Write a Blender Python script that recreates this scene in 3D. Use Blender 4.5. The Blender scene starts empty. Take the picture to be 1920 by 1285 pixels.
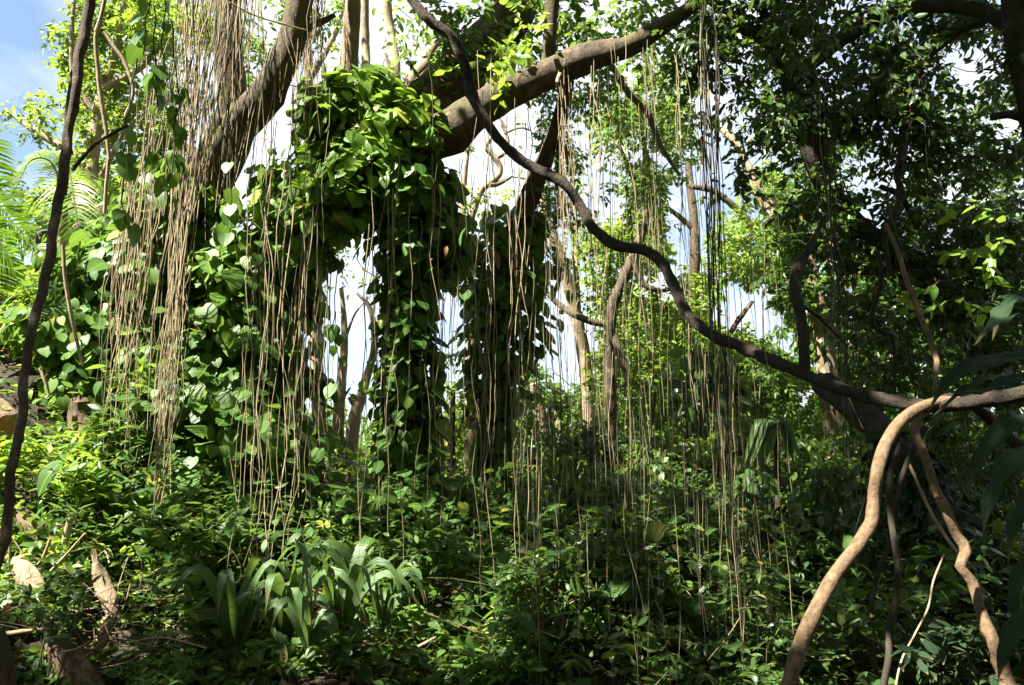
import bpy, math, random
import numpy as np
from mathutils import Vector

# ------------------------------------------------------------------ camera, sky, sun, exposure
S = bpy.context.scene
COL = S.collection
F = 1400.0                                   # focal length in photo pixels (photo is 1920 x 1285)
PITCH = math.radians(10.0)
CAM = np.array([0.0, 0.0, 1.6])
cd = bpy.data.cameras.new("camera"); cam = bpy.data.objects.new("camera", cd); COL.objects.link(cam)
cam.location = CAM; cam.rotation_euler = (math.pi/2 + PITCH, 0, 0)
cd.sensor_width = 36.0; cd.lens = 36.0*F/1920.0; cd.clip_start = 0.05; cd.clip_end = 2000
S.camera = cam

SUN_DIR = np.array([-0.50, -0.36, 0.79]); SUN_DIR /= np.linalg.norm(SUN_DIR)
SUN_EL = math.asin(SUN_DIR[2]); SUN_AZ = math.atan2(SUN_DIR[0], SUN_DIR[1])
w = bpy.data.worlds.new("World"); S.world = w; w.use_nodes = True
nt = w.node_tree; nt.nodes.clear()
out = nt.nodes.new("ShaderNodeOutputWorld"); bg = nt.nodes.new("ShaderNodeBackground")
sky = nt.nodes.new("ShaderNodeTexSky"); sky.sky_type = 'NISHITA'; sky.sun_disc = False
sky.sun_elevation = SUN_EL; sky.sun_rotation = SUN_AZ; sky.air_density = 1.0; sky.dust_density = 1.2
tc = nt.nodes.new("ShaderNodeTexCoord")
mp = nt.nodes.new("ShaderNodeMapping"); mp.inputs['Scale'].default_value = (1.5, 1.5, 2.6); mp.inputs['Location'].default_value = (0.35, 0.2, 0.1)
nz = nt.nodes.new("ShaderNodeTexNoise"); nz.inputs['Scale'].default_value = 1.6; nz.inputs['Detail'].default_value = 8; nz.inputs['Roughness'].default_value = 0.55
rp = nt.nodes.new("ShaderNodeValToRGB"); rp.color_ramp.elements[0].position = 0.35; rp.color_ramp.elements[1].position = 0.58
mx = nt.nodes.new("ShaderNodeMix"); mx.data_type = 'RGBA'
mx.inputs[7].default_value = (4.7, 4.9, 5.25, 1)         # cloud radiance (before the 0.1 strength)
nt.links.new(tc.outputs['Generated'], mp.inputs['Vector']); nt.links.new(mp.outputs[0], nz.inputs['Vector'])
sx = nt.nodes.new("ShaderNodeSeparateXYZ"); nt.links.new(tc.outputs['Generated'], sx.inputs[0])
gx = nt.nodes.new("ShaderNodeMapRange"); gx.inputs[1].default_value = -0.55; gx.inputs[2].default_value = -0.25; gx.inputs[3].default_value = -0.085; gx.inputs[4].default_value = 0.03; nt.links.new(sx.outputs[0], gx.inputs[0])
ga = nt.nodes.new("ShaderNodeMath"); nt.links.new(nz.outputs['Fac'], ga.inputs[0]); nt.links.new(gx.outputs[0], ga.inputs[1])
nt.links.new(ga.outputs[0], rp.inputs['Fac']); nt.links.new(rp.outputs[0], mx.inputs[0])
nt.links.new(sky.outputs[0], mx.inputs[6]); nt.links.new(mx.outputs[2], bg.inputs['Color'])
bg.inputs['Strength'].default_value = 0.05
nt.links.new(bg.outputs[0], out.inputs[0])
sd = bpy.data.lights.new("sun", 'SUN'); sd.energy = 5.0; sd.angle = math.radians(0.5); sd.color = (1.0, 0.94, 0.84)
sun = bpy.data.objects.new("sun", sd); COL.objects.link(sun)
sun.rotation_euler = Vector(SUN_DIR).to_track_quat('Z', 'Y').to_euler()
S.view_settings.view_transform = 'Standard'; S.view_settings.look = 'None'; S.view_settings.gamma = 1
S.view_settings.exposure = 2.5
S.cycles.max_bounces = 7; S.cycles.diffuse_bounces = 4; S.cycles.glossy_bounces = 2
S.cycles.transmission_bounces = 4; S.cycles.transparent_max_bounces = 4
S.cycles.caustics_reflective = False; S.cycles.caustics_refractive = False
S.cycles.sample_clamp_indirect = 6.0

# ------------------------------------------------------------------ helpers
R = np.random.default_rng(7)
CP, SP = math.cos(PITCH), math.sin(PITCH)
def P(px, py, d):
    """photo pixel + depth in metres along the view axis -> a real point"""
    px = np.asarray(px, float); py = np.asarray(py, float); d = np.asarray(d, float)
    r = (px-960)/F; u = (642.5-py)/F
    return CAM + np.stack([d*r, d*(CP-u*SP), d*(SP+u*CP)], -1)
def proj(p):
    q = np.asarray(p) - CAM
    d = q[..., 1]*CP + q[..., 2]*SP; u = -q[..., 1]*SP + q[..., 2]*CP
    dd = np.where(np.abs(d) < 1e-6, 1e-6, d)
    return 960+F*q[..., 0]/dd, 642.5-F*u/dd, d
def norm(v): return v/np.maximum(np.linalg.norm(v, axis=-1, keepdims=True), 1e-9)
def rdir(n): return norm(R.normal(size=(n, 3)))
def sstep(a, b, x):
    t = np.clip((x-a)/(b-a), 0, 1); return t*t*(3-2*t)
def ground(x, y):
    x = np.asarray(x, float); y = np.asarray(y, float)
    base = 0.75*sstep(4.5, 9.5, y)*(1-0.55*sstep(1.0, 4.5, x)) - 0.7*sstep(13, 30, y)
    bank = 2.6*sstep(-1.2, -6.5, x)*sstep(4.5, 10, y)*(1-0.5*sstep(14, 30, y)) + 1.5*sstep(-6, -14, x)*sstep(5, 12, y)*(1-sstep(20, 40, y))
    bank = bank+.55*sstep(-2.5, -5.5, x)*sstep(7.4, 9.6, y)*(1-sstep(14, 30, y))
    bump = 0.10*np.sin(1.9*x+0.7*y)*np.sin(1.3*y-0.6*x) + 0.05*np.sin(4.1*x+1)*np.sin(3.7*y)
    near = 1-sstep(20, 45, y)
    return base + bank + bump*near

def tag(o, label=None, cat=None, group=None, kind=None):
    if label: o['label'] = label
    if cat: o['category'] = cat
    if group: o['group'] = group
    if kind: o['kind'] = kind
    return o
def thing(name, loc, label, cat, group=None):
    o = bpy.data.objects.new(name, None); COL.objects.link(o); o.location = loc; o.empty_display_size = 0.1
    return tag(o, label, cat, group)
def origin(parent):
    q = np.zeros(3)
    while parent is not None:
        q = q + np.array(parent.location); parent = parent.parent
    return q

class MB:
    """collects vertices and faces, links them as one mesh object"""
    def __init__(s): s.v = []; s.f = []; s.n = 0; s.mi = []; s.uv = []
    def add(s, verts, faces, mat=0, uv=None):
        """verts (n,3); faces (m,4) or (m,3) int array"""
        verts = np.asarray(verts, float).reshape(-1, 3); faces = np.asarray(faces, int)
        s.v.append(verts); s.f.append((faces+s.n)); s.mi.append(np.full(len(faces), mat, int)); s.n += len(verts)
        s.uv.append(np.zeros((len(verts), 2)) if uv is None else np.asarray(uv, float).reshape(-1, 2))
    def build(s, name, mats, parent=None, loc=None, smooth=True):
        V = np.concatenate(s.v) if s.v else np.zeros((0, 3))
        off = origin(parent); l = np.zeros(3)
        if loc is not None: l = np.asarray(loc, float)-off
        V = V - off - l
        me = bpy.data.meshes.new(name)
        me.vertices.add(len(V)); me.vertices.foreach_set("co", V.astype(np.float32).ravel())
        tot = np.concatenate([np.full(len(f), f.shape[1], np.int32) for f in s.f])
        idx = np.concatenate([f.ravel() for f in s.f]).astype(np.int32)
        me.loops.add(len(idx)); me.loops.foreach_set("vertex_index", idx)
        me.polygons.add(len(tot))
        me.polygons.foreach_set("loop_start", np.concatenate([[0], np.cumsum(tot)[:-1]]).astype(np.int32))
        me.polygons.foreach_set("material_index", np.concatenate(s.mi).astype(np.int32))
        me.polygons.foreach_set("use_smooth", np.full(len(tot), smooth, bool))
        uvl = me.uv_layers.new(name="UVMap"); UV = np.concatenate(s.uv)
        uvl.data.foreach_set("uv", UV[idx].astype(np.float32).ravel())
        for m in (mats if isinstance(mats, (list, tuple)) else [mats]): me.materials.append(m)
        me.update(calc_edges=True); me.validate()
        o = bpy.data.objects.new(name, me); COL.objects.link(o); o.location = l
        if parent is not None: o.parent = parent
        return o

def catmull(pts, step):
    """pts (n,k) -> resampled smooth curve, about one row every `step` metres (first 3 columns)"""
    p = np.asarray(pts, float)
    q = np.vstack([2*p[0]-p[1], p, 2*p[-1]-p[-2]]); o = []
    for i in range(len(p)-1):
        a, b, c, d = q[i], q[i+1], q[i+2], q[i+3]
        n = max(2, int(np.linalg.norm((c-b)[:3])/step))
        t = np.linspace(0, 1, n, endpoint=False)[:, None]
        o.append(0.5*((2*b)+(-a+c)*t+(2*a-5*b+4*c-d)*t**2+(-a+3*b-3*c+d)*t**3))
    o.append(p[-1:]); return np.vstack(o)
def frames(c):
    T = norm(np.gradient(c, axis=0)); ref = np.array([0.3, -1, 0.2]); A = []
    a = norm(ref - T[0]*np.dot(ref, T[0]))
    for t in T:
        a = norm(a - t*np.dot(a, t)); A.append(a)
    A = np.array(A); return T, A, np.cross(T, A)
def tube(mb, c, r, sides=8, rough=0.0, mat=0, knots=0.0, caps=True, flute=0):
    c = np.asarray(c, float); r = np.asarray(r, float)*np.ones(len(c)); n = len(c)
    T, A, B = frames(c)
    th = np.linspace(0, 2*np.pi, sides, endpoint=False)
    arc = np.concatenate([[0], np.cumsum(np.linalg.norm(np.diff(c, axis=0), axis=1))])
    rr = np.repeat(r[:, None], sides, 1)
    if rough:
        ph = R.uniform(0, 6.28, 12)
        for k, (m, fq, am) in enumerate([(1, 1.7, .5), (2, 2.9, .45), (3, 4.3, .35), (2, 7.1, .25), (5, 5.3, .25), (4, 11., .18)]):
            rr = rr*(1+rough*am*np.sin(m*th[None]+ph[k]+fq*arc[:, None]/max(0.15, r.mean()*4))*np.cos(fq*0.6*arc[:, None]/max(.15, r.mean()*4)+ph[k+6]))
    if flute: rr = rr*(1+0.10*np.cos(flute*th[None]+0.8*arc[:, None])+0.05*np.cos((2*flute+1)*th[None]-0.5*arc[:, None]))
    if knots:
        for _ in range(int(arc[-1]*1.4/max(r.mean()*8, .2))):
            s0 = R.uniform(0, arc[-1]); t0 = R.uniform(0, 6.28); w0 = r.mean()*R.uniform(0.5, 1.1)
            da = np.angle(np.exp(1j*(th-t0)))[None]*r.mean()
            rr = rr*(1+knots*np.exp(-(((arc-s0)[:, None])**2+da**2)/w0**2))
    V = c[:, None]+rr[..., None]*(np.cos(th)[None, :, None]*A[:, None]+np.sin(th)[None, :, None]*B[:, None])
    i = np.arange(n-1)[:, None]*sides; j = np.arange(sides)[None]; k = (j+1) % sides
    f = np.stack([i+j, i+k, i+sides+k, i+sides+j], -1).reshape(-1, 4)
    uv = np.stack([np.repeat(th[None]/6.283, n, 0), np.repeat(arc[:, None], sides, 1)], -1)
    mb.add(V.reshape(-1, 3), f, mat, uv)
    if caps:
        for e, (o_, s_) in enumerate(((0, -1), (n-1, 1))):
            ring = V[o_]; tip = c[o_]+T[o_]*s_*r[o_]*0.25
            vv = np.vstack([ring, tip]); a = np.arange(sides); b = (a+1) % sides
            mb.add(vv, np.stack([b, a, np.full(sides, sides)], -1) if e == 0 else np.stack([a, b, np.full(sides, sides)], -1), mat)
def limb(mb, pts, step=None, sides=14, rough=0.12, knots=0.0, mat=0, flute=0, wander=0.0):
    """pts: rows (px, py, depth, width_px)"""
    a = np.array(pts, float); q = np.hstack([P(a[:, 0], a[:, 1], a[:, 2]), (a[:, 3]*a[:, 2]/F/2)[:, None]])
    rm = q[:, 3].mean()
    c = catmull(q, step or max(0.03, rm*0.6))
    if wander:
        s = np.arange(len(c)); k = R.uniform(0, 6.28, 6)
        for d in range(3):
            c[:, d] += wander*(np.sin(s*0.37+k[d])+0.6*np.sin(s*0.83+k[d+3]))*np.minimum(1, s/6)
    tube(mb, c[:, :3], np.maximum(c[:, 3], 0.003), sides, rough, mat, knots, True, flute)
    return c

# ------------------------------------------------------------------ leaves
HT = np.array([-0.11, 0.05, 0.26, 0.52, 0.80, 1.0]); HW = np.array([0.22, 0.40, 0.48, 0.43, 0.24, 0.0])
OV = np.array([0.0, 0.12, 0.32, 0.56, 0.80, 1.0]); OW = np.array([0.02, 0.20, 0.31, 0.29, 0.16, 0.0])
class Leaves:
    def __init__(s): s.p = []; s.d = []; s.n = []; s.l = []; s.w = []
    def add(s, p, d, n, l, w):
        N = len(p)
        s.p.append(p); s.d.append(np.broadcast_to(d, (N, 3))); s.n.append(np.broadcast_to(n, (N, 3)))
        s.l.append(np.broadcast_to(l, (N,))); s.w.append(np.broadcast_to(w, (N,)))
    def count(s): return sum(len(x) for x in s.p)
    def put(s, mb, shape='small', mat=0, keep=None):
        if not s.p: return
        p, d, n = map(np.concatenate, (s.p, s.d, s.n)); l = np.concatenate(s.l); wd = np.concatenate(s.w)
        if keep is not None:
            m = keep(p); p, d, n, l, wd = p[m], d[m], n[m], l[m], wd[m]
        N = len(p)
        if N == 0: return
        d = norm(d); n = norm(n - d*np.sum(n*d, -1, keepdims=True)); sd_ = np.cross(d, n)
        cur = R.uniform(-0.05, 0.5, N); fold = R.uniform(-0.04, 0.18, N); tw = R.normal(0, 0.12, N)
        if shape == 'small':
            T = np.array([0, .34, .70, 1, .70, .34]); X = np.array([0, -.5, -.36, 0, .36, .5])
            q = np.array([[0, 1, 2, 3], [0, 3, 4, 5]])
        else:
            t, wv = (HT, HW) if shape == 'heart' else (OV, OW)
            m = len(t); mt = t.copy(); mt[0] = 0.0
            T = np.concatenate([t, mt, t]); X = np.concatenate([-wv, 0*wv, wv])
            q = []
            for i in range(m-1): q += [[i, i+1, m+i+1, m+i], [m+i, m+i+1, 2*m+i+1, 2*m+i]]
            q = np.array(q)
        Z = fold[:, None]*np.abs(X)[None]*(1.2 if shape != 'small' else 1.0) - cur[:, None]*(np.clip(T, 0, 1)**2)[None] + tw[:, None]*X[None]*T[None]
        V = p[:, None]+d[:, None]*(T[None]*l[:, None])[..., None]+sd_[:, None]*(X[None]*(wd)[:, None])[..., None]+n[:, None]*(Z*l[:, None])[..., None]
        K = len(T)
        f = (q[None]+(np.arange(N)*K)[:, None, None]).reshape(-1, q.shape[1])
        uv = np.repeat(np.stack([X+0.5, T], -1)[None], N, 0)
        mb.add(V.reshape(-1, 3), f, mat, uv.reshape(-1, 2))

def sprigs(L, tw, origin_, tdir, tlen, nl, ll, ratio=0.5, droop=0.35, upn=0.8, jit=0.45, twr=0.004, matter=None):
    """twigs with alternating leaves: origin_ (N,3), tdir (N,3), tlen (N,), nl leaves each"""
    N = len(origin_); tdir = norm(tdir)
    up = np.array([0, 0, 1.0]); side = norm(np.cross(tdir, up)+1e-4)
    t = (np.arange(nl)+0.6)/nl
    t = t[None]+R.uniform(-.3, .3, (N, nl))/nl
    sgn = np.where(np.arange(nl) % 2, 1, -1)[None]*np.ones((N, 1))
    p = origin_[:, None]+tdir[:, None]*(t*tlen[:, None])[..., None]
    p[..., 2] -= 0.18*(t**2)*tlen[:, None]
    d = tdir[:, None]*0.55+side[:, None]*(sgn*0.8)[..., None]+R.normal(0, jit, (N, nl, 3)); d[..., 2] -= droop
    n = np.array([0, 0, upn])+R.normal(0, jit, (N, nl, 3))
    l = np.broadcast_to(ll, (N,))[:, None]*R.uniform(0.6, 1.25, (N, nl))
    L.add(p.reshape(-1, 3), norm(d).reshape(-1, 3), norm(n).reshape(-1, 3), l.ravel(), (l*ratio*R.uniform(.8, 1.2, l.shape)).ravel())
    if tw is not None:
        e = origin_+tdir*tlen[:, None]; e[:, 2] -= .18*tlen
        a = side; b = np.cross(tdir, a); k = np.array([0, 2.1, 4.2])
        ring = (np.cos(k)[None, :, None]*a[:, None]+np.sin(k)[None, :, None]*b[:, None])
        V = np.concatenate([origin_[:, None]+ring*twr, e[:, None]+ring*twr*0.4], 1)
        q = np.array([[0, 1, 4, 3], [1, 2, 5, 4], [2, 0, 3, 5]])
        tw.add(V.reshape(-1, 3), (q[None]+(np.arange(N)*6)[:, None, None]).reshape(-1, 4), 1)

def in_ball(n, flat=1.0):
    v = rdir(n)*(R.uniform(0, 1, n)**0.45)[:, None]; v[:, 2] *= flat; return v

GAPS = []   # (px, py, r): where the photo shows open sky
def gapmask(p, k=1.0):
    x, y, d = proj(p); m = np.ones(len(p), bool)
    for gx, gy, gr in GAPS:
        rr = np.hypot(x-gx, y-gy)
        m &= (rr > gr*k*(0.75+0.25*np.sin(np.arctan2(y-gy, x-gx)*3+gx))) | (R.uniform(0, 1, len(p)) < 0.06)
    return m

def clump(L, tw, c, r, lm, cover=1.0, nl=7, ratio=0.5, flat=0.8, droop=.35, upn=.8, sub=4, jit=.45):
    """a cloud of twigs round world point c, radius r (m), leaves lm long"""
    n_leaf = 1.75*cover*math.pi*r*r/(0.22*lm*lm*(ratio/0.5))
    N = max(2, int(n_leaf/nl))
    cs = c+in_ball(sub, flat)*r*0.75
    ci = R.integers(0, sub, N)
    o = cs[ci]+in_ball(N, flat)*r*0.55
    td = norm(o-c)+R.normal(0, .6, (N, 3)); td[:, 2] += 0.1
    sprigs(L, tw, o, td, np.full(N, lm*nl*0.42)*R.uniform(.6, 1.2, N), nl, lm, ratio, droop, upn, jit, twr=max(.002, lm*.02))

# ------------------------------------------------------------------ materials
def mat(name):
    m = bpy.data.materials.new(name); m.use_nodes = True; n = m.node_tree; n.nodes.clear()
    o = n.nodes.new("ShaderNodeOutputMaterial"); return m, n, o
def leafmat(name, dark, lite, rare, tcol, tf=0.35, rough=0.38, spec=0.5, midrib=False, rarepos=0.982, longv=False):
    m, n, o = mat(name); N = n.nodes.new; lk = n.links.new
    g = N("ShaderNodeNewGeometry")
    r = N("ShaderNodeValToRGB"); e = r.color_ramp.elements
    e[0].position = 0; e[0].color = (*dark, 1); e[1].position = rarepos-0.05; e[1].color = (*lite, 1)
    x = e.new(rarepos); x.color = (*rare, 1)
    lk(g.outputs['Random Per Island'], r.inputs[0])
    col = r.outputs[0]
    tcn = N("ShaderNodeTexCoord"); nz_ = N("ShaderNodeTexNoise"); nz_.inputs['Scale'].default_value = 0.9
    nz_.inputs['Detail'].default_value = 2
    lk(tcn.outputs['Object'], nz_.inputs['Vector'])
    hs = N("ShaderNodeHueSaturation"); mr = N("ShaderNodeMapRange"); mr.inputs[1].default_value = .3; mr.inputs[2].default_value = .7; mr.inputs[3].default_value = .75; mr.inputs[4].default_value = 1.3
    lk(nz_.outputs[0], mr.inputs[0]); lk(mr.outputs[0], hs.inputs['Value']); lk(col, hs.inputs['Color']); col = hs.outputs[0]
    if midrib:
        uv = N("ShaderNodeUVMap"); sp = N("ShaderNodeSeparateXYZ"); lk(uv.outputs[0], sp.inputs[0])
        a = N("ShaderNodeMath"); a.operation = 'SUBTRACT'; a.inputs[1].default_value = .5; lk(sp.outputs[0], a.inputs[0])
        b = N("ShaderNodeMath"); b.operation = 'ABSOLUTE'; lk(a.outputs[0], b.inputs[0])
        # side veins: stripes of (t - |x|*0.9)
        v1 = N("ShaderNodeMath"); v1.operation = 'MULTIPLY_ADD'; v1.inputs[1].default_value = -0.9; lk(b.outputs[0], v1.inputs[0]); lk(sp.outputs[1], v1.inputs[2])
        v2 = N("ShaderNodeMath"); v2.operation = 'MULTIPLY'; v2.inputs[1].default_value = 62; lk(v1.outputs[0], v2.inputs[0])
        v3 = N("ShaderNodeMath"); v3.operation = 'SINE'; lk(v2.outputs[0], v3.inputs[0])
        v4 = N("ShaderNodeMapRange"); v4.inputs[1].default_value = .6; v4.inputs[2].default_value = 1; v4.inputs[3].default_value = 0; v4.inputs[4].default_value = .22; lk(v3.outputs[0], v4.inputs[0])
        c = N("ShaderNodeMapRange"); c.inputs[1].default_value = .012; c.inputs[2].default_value = .035; c.inputs[3].default_value = .7; c.inputs[4].default_value = 0; lk(b.outputs[0], c.inputs[0])
        mxm = N("ShaderNodeMath"); mxm.operation = 'MAXIMUM'; lk(c.outputs[0], mxm.inputs[0]); lk(v4.outputs[0], mxm.inputs[1])
        mm = N("ShaderNodeMix"); mm.data_type = 'RGBA'; lk(mxm.outputs[0], mm.inputs[0]); lk(col, mm.inputs[6])
        mm.inputs[7].default_value = (min(1, lite[0]*2.0), min(1, lite[1]*1.7), lite[2]*1.6, 1); col = mm.outputs[2]
    p = N("ShaderNodeBsdfPrincipled"); p.inputs['Roughness'].default_value = rough
    if longv:
        uv = N("ShaderNodeUVMap"); mq = N("ShaderNodeMapping"); mq.inputs['Scale'].default_value = (26, .7, 1); lk(uv.outputs[0], mq.inputs[0])
        nq = N("ShaderNodeTexNoise"); nq.inputs['Scale'].default_value = 1.0; nq.inputs['Detail'].default_value = 4; lk(mq.outputs[0], nq.inputs['Vector'])
        rq = N("ShaderNodeMapRange"); rq.inputs[1].default_value = .3; rq.inputs[2].default_value = .7; rq.inputs[3].default_value = .55; rq.inputs[4].default_value = 1.35; lk(nq.outputs[0], rq.inputs[0])
        hq = N("ShaderNodeHueSaturation"); lk(rq.outputs[0], hq.inputs['Value']); lk(col, hq.inputs['Color']); col = hq.outputs[0]
        bq = N("ShaderNodeBump"); bq.inputs['Strength'].default_value = .5; bq.inputs['Distance'].default_value = .01; lk(nq.outputs[0], bq.inputs['Height']); lk(bq.outputs[0], p.inputs['Normal'])
        tq = N("ShaderNodeMapRange"); tq.inputs[1].default_value = .86; tq.inputs[2].default_value = 1.0; tq.inputs[4].default_value = .8; sq = N("ShaderNodeSeparateXYZ"); lk(uv.outputs[0], sq.inputs[0])
        aq = N("ShaderNodeMath"); aq.operation = 'MULTIPLY_ADD'; aq.inputs[1].default_value = .12; lk(nq.outputs[0], aq.inputs[0]); lk(sq.outputs[1], aq.inputs[2]); lk(aq.outputs[0], tq.inputs[0])
        mq2 = N("ShaderNodeMix"); mq2.data_type = 'RGBA'; lk(tq.outputs[0], mq2.inputs[0]); lk(col, mq2.inputs[6]); mq2.inputs[7].default_value = (.16, .12, .05, 1); col = mq2.outputs[2]
    lk(col, p.inputs['Base Color'])
    p.inputs['Specular IOR Level'].default_value = spec
    t = N("ShaderNodeBsdfTranslucent")
    tm = N("ShaderNodeMix"); tm.data_type = 'RGBA'; tm.blend_type = 'MIX'; tm.inputs[0].default_value = .6; lk(col, tm.inputs[6]); tm.inputs[7].default_value = (*tcol, 1)
    lk(tm.outputs[2], t.inputs[0])
    ms = N("ShaderNodeMixShader"); ms.inputs[0].default_value = tf; lk(p.outputs[0], ms.inputs[1]); lk(t.outputs[0], ms.inputs[2])
    lk(ms.outputs[0], o.inputs[0]); return m
def barkmat(name, c1, c2, moss=(0.05, 0.06, 0.018), mossamt=0.35, scale=9, stretch=0.25, bump=0.6, rough=.85):
    m, n, o = mat(name); N = n.nodes.new; lk = n.links.new
    tcn = N("ShaderNodeTexCoord"); mpn = N("ShaderNodeMapping"); mpn.inputs['Scale'].default_value = (1, 1, stretch)
    lk(tcn.outputs['Object'], mpn.inputs[0])
    a = N("ShaderNodeTexNoise"); a.inputs['Scale'].default_value = scale; a.inputs['Detail'].default_value = 9; a.inputs['Roughness'].default_value = .7; lk(mpn.outputs[0], a.inputs['Vector'])
    r = N("ShaderNodeValToRGB"); r.color_ramp.elements[0].position = .33; r.color_ramp.elements[0].color = (*c1, 1); r.color_ramp.elements[1].position = .68; r.color_ramp.elements[1].color = (*c2, 1); lk(a.outputs[0], r.inputs[0])
    b = N("ShaderNodeTexNoise"); b.inputs['Scale'].default_value = 3.1; b.inputs['Detail'].default_value = 6; b.inputs['Roughness'].default_value = .65; lk(tcn.outputs['Object'], b.inputs['Vector'])
    mr = N("ShaderNodeMapRange"); mr.inputs[1].default_value = .52; mr.inputs[2].default_value = .66; mr.inputs[4].default_value = mossamt; lk(b.outputs[0], mr.inputs[0])
    mm = N("ShaderNodeMix"); mm.data_type = 'RGBA'; lk(mr.outputs[0], mm.inputs[0]); lk(r.outputs[0], mm.inputs[6]); mm.inputs[7].default_value = (*moss, 1)
    vz = N("ShaderNodeTexVoronoi"); vz.feature = 'DISTANCE_TO_EDGE'; vz.inputs['Scale'].default_value = scale*2.2; mv = N("ShaderNodeMapping"); mv.inputs['Scale'].default_value = (1, 1, max(.35, stretch)); lk(a.outputs['Color'], mv.inputs['Location']); lk(tcn.outputs['Object'], mv.inputs[0]); lk(mv.outputs[0], vz.inputs['Vector'])
    cr = N("ShaderNodeMapRange"); cr.inputs[1].default_value = 0; cr.inputs[2].default_value = .10; cr.inputs[3].default_value = .55; cr.inputs[4].default_value = 1; lk(vz.outputs['Distance'], cr.inputs[0])
    cm = N("ShaderNodeMix"); cm.data_type = 'RGBA'; cm.blend_type = 'MULTIPLY'; cm.inputs[0].default_value = 1; lk(mm.outputs[2], cm.inputs[6]); lk(cr.outputs[0], cm.inputs[7]); mm = cm
    lg = N("ShaderNodeTexNoise"); lg.inputs['Scale'].default_value = 7; lg.inputs['Detail'].default_value = 5; lk(tcn.outputs['Object'], lg.inputs['Vector']); lr_ = N("ShaderNodeMapRange"); lr_.inputs[1].default_value = .62; lr_.inputs[2].default_value = .68; lr_.inputs[4].default_value = .45 if mossamt > .15 else 0; lk(lg.outputs[0], lr_.inputs[0])
    lm_ = N("ShaderNodeMix"); lm_.data_type = 'RGBA'; lk(lr_.outputs[0], lm_.inputs[0]); lk(mm.outputs[2], lm_.inputs[6]); lm_.inputs[7].default_value = (min(.5, c2[0]*1.5), min(.5, c2[1]*1.6), min(.4, c2[2]*1.5), 1); mm = lm_
    p = N("ShaderNodeBsdfPrincipled"); lk(mm.outputs[2], p.inputs['Base Color']); p.inputs['Roughness'].default_value = rough; p.inputs['Specular IOR Level'].default_value = .25
    bp = N("ShaderNodeBump"); bp.inputs['Strength'].default_value = bump; bp.inputs['Distance'].default_value = .06; lk(a.outputs[0], bp.inputs['Height']); lk(bp.outputs[0], p.inputs['Normal'])
    lk(p.outputs[0], o.inputs[0]); return m
YEL = (0.22, 0.20, 0.03); BRN = (0.14, 0.07, 0.025)
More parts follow.
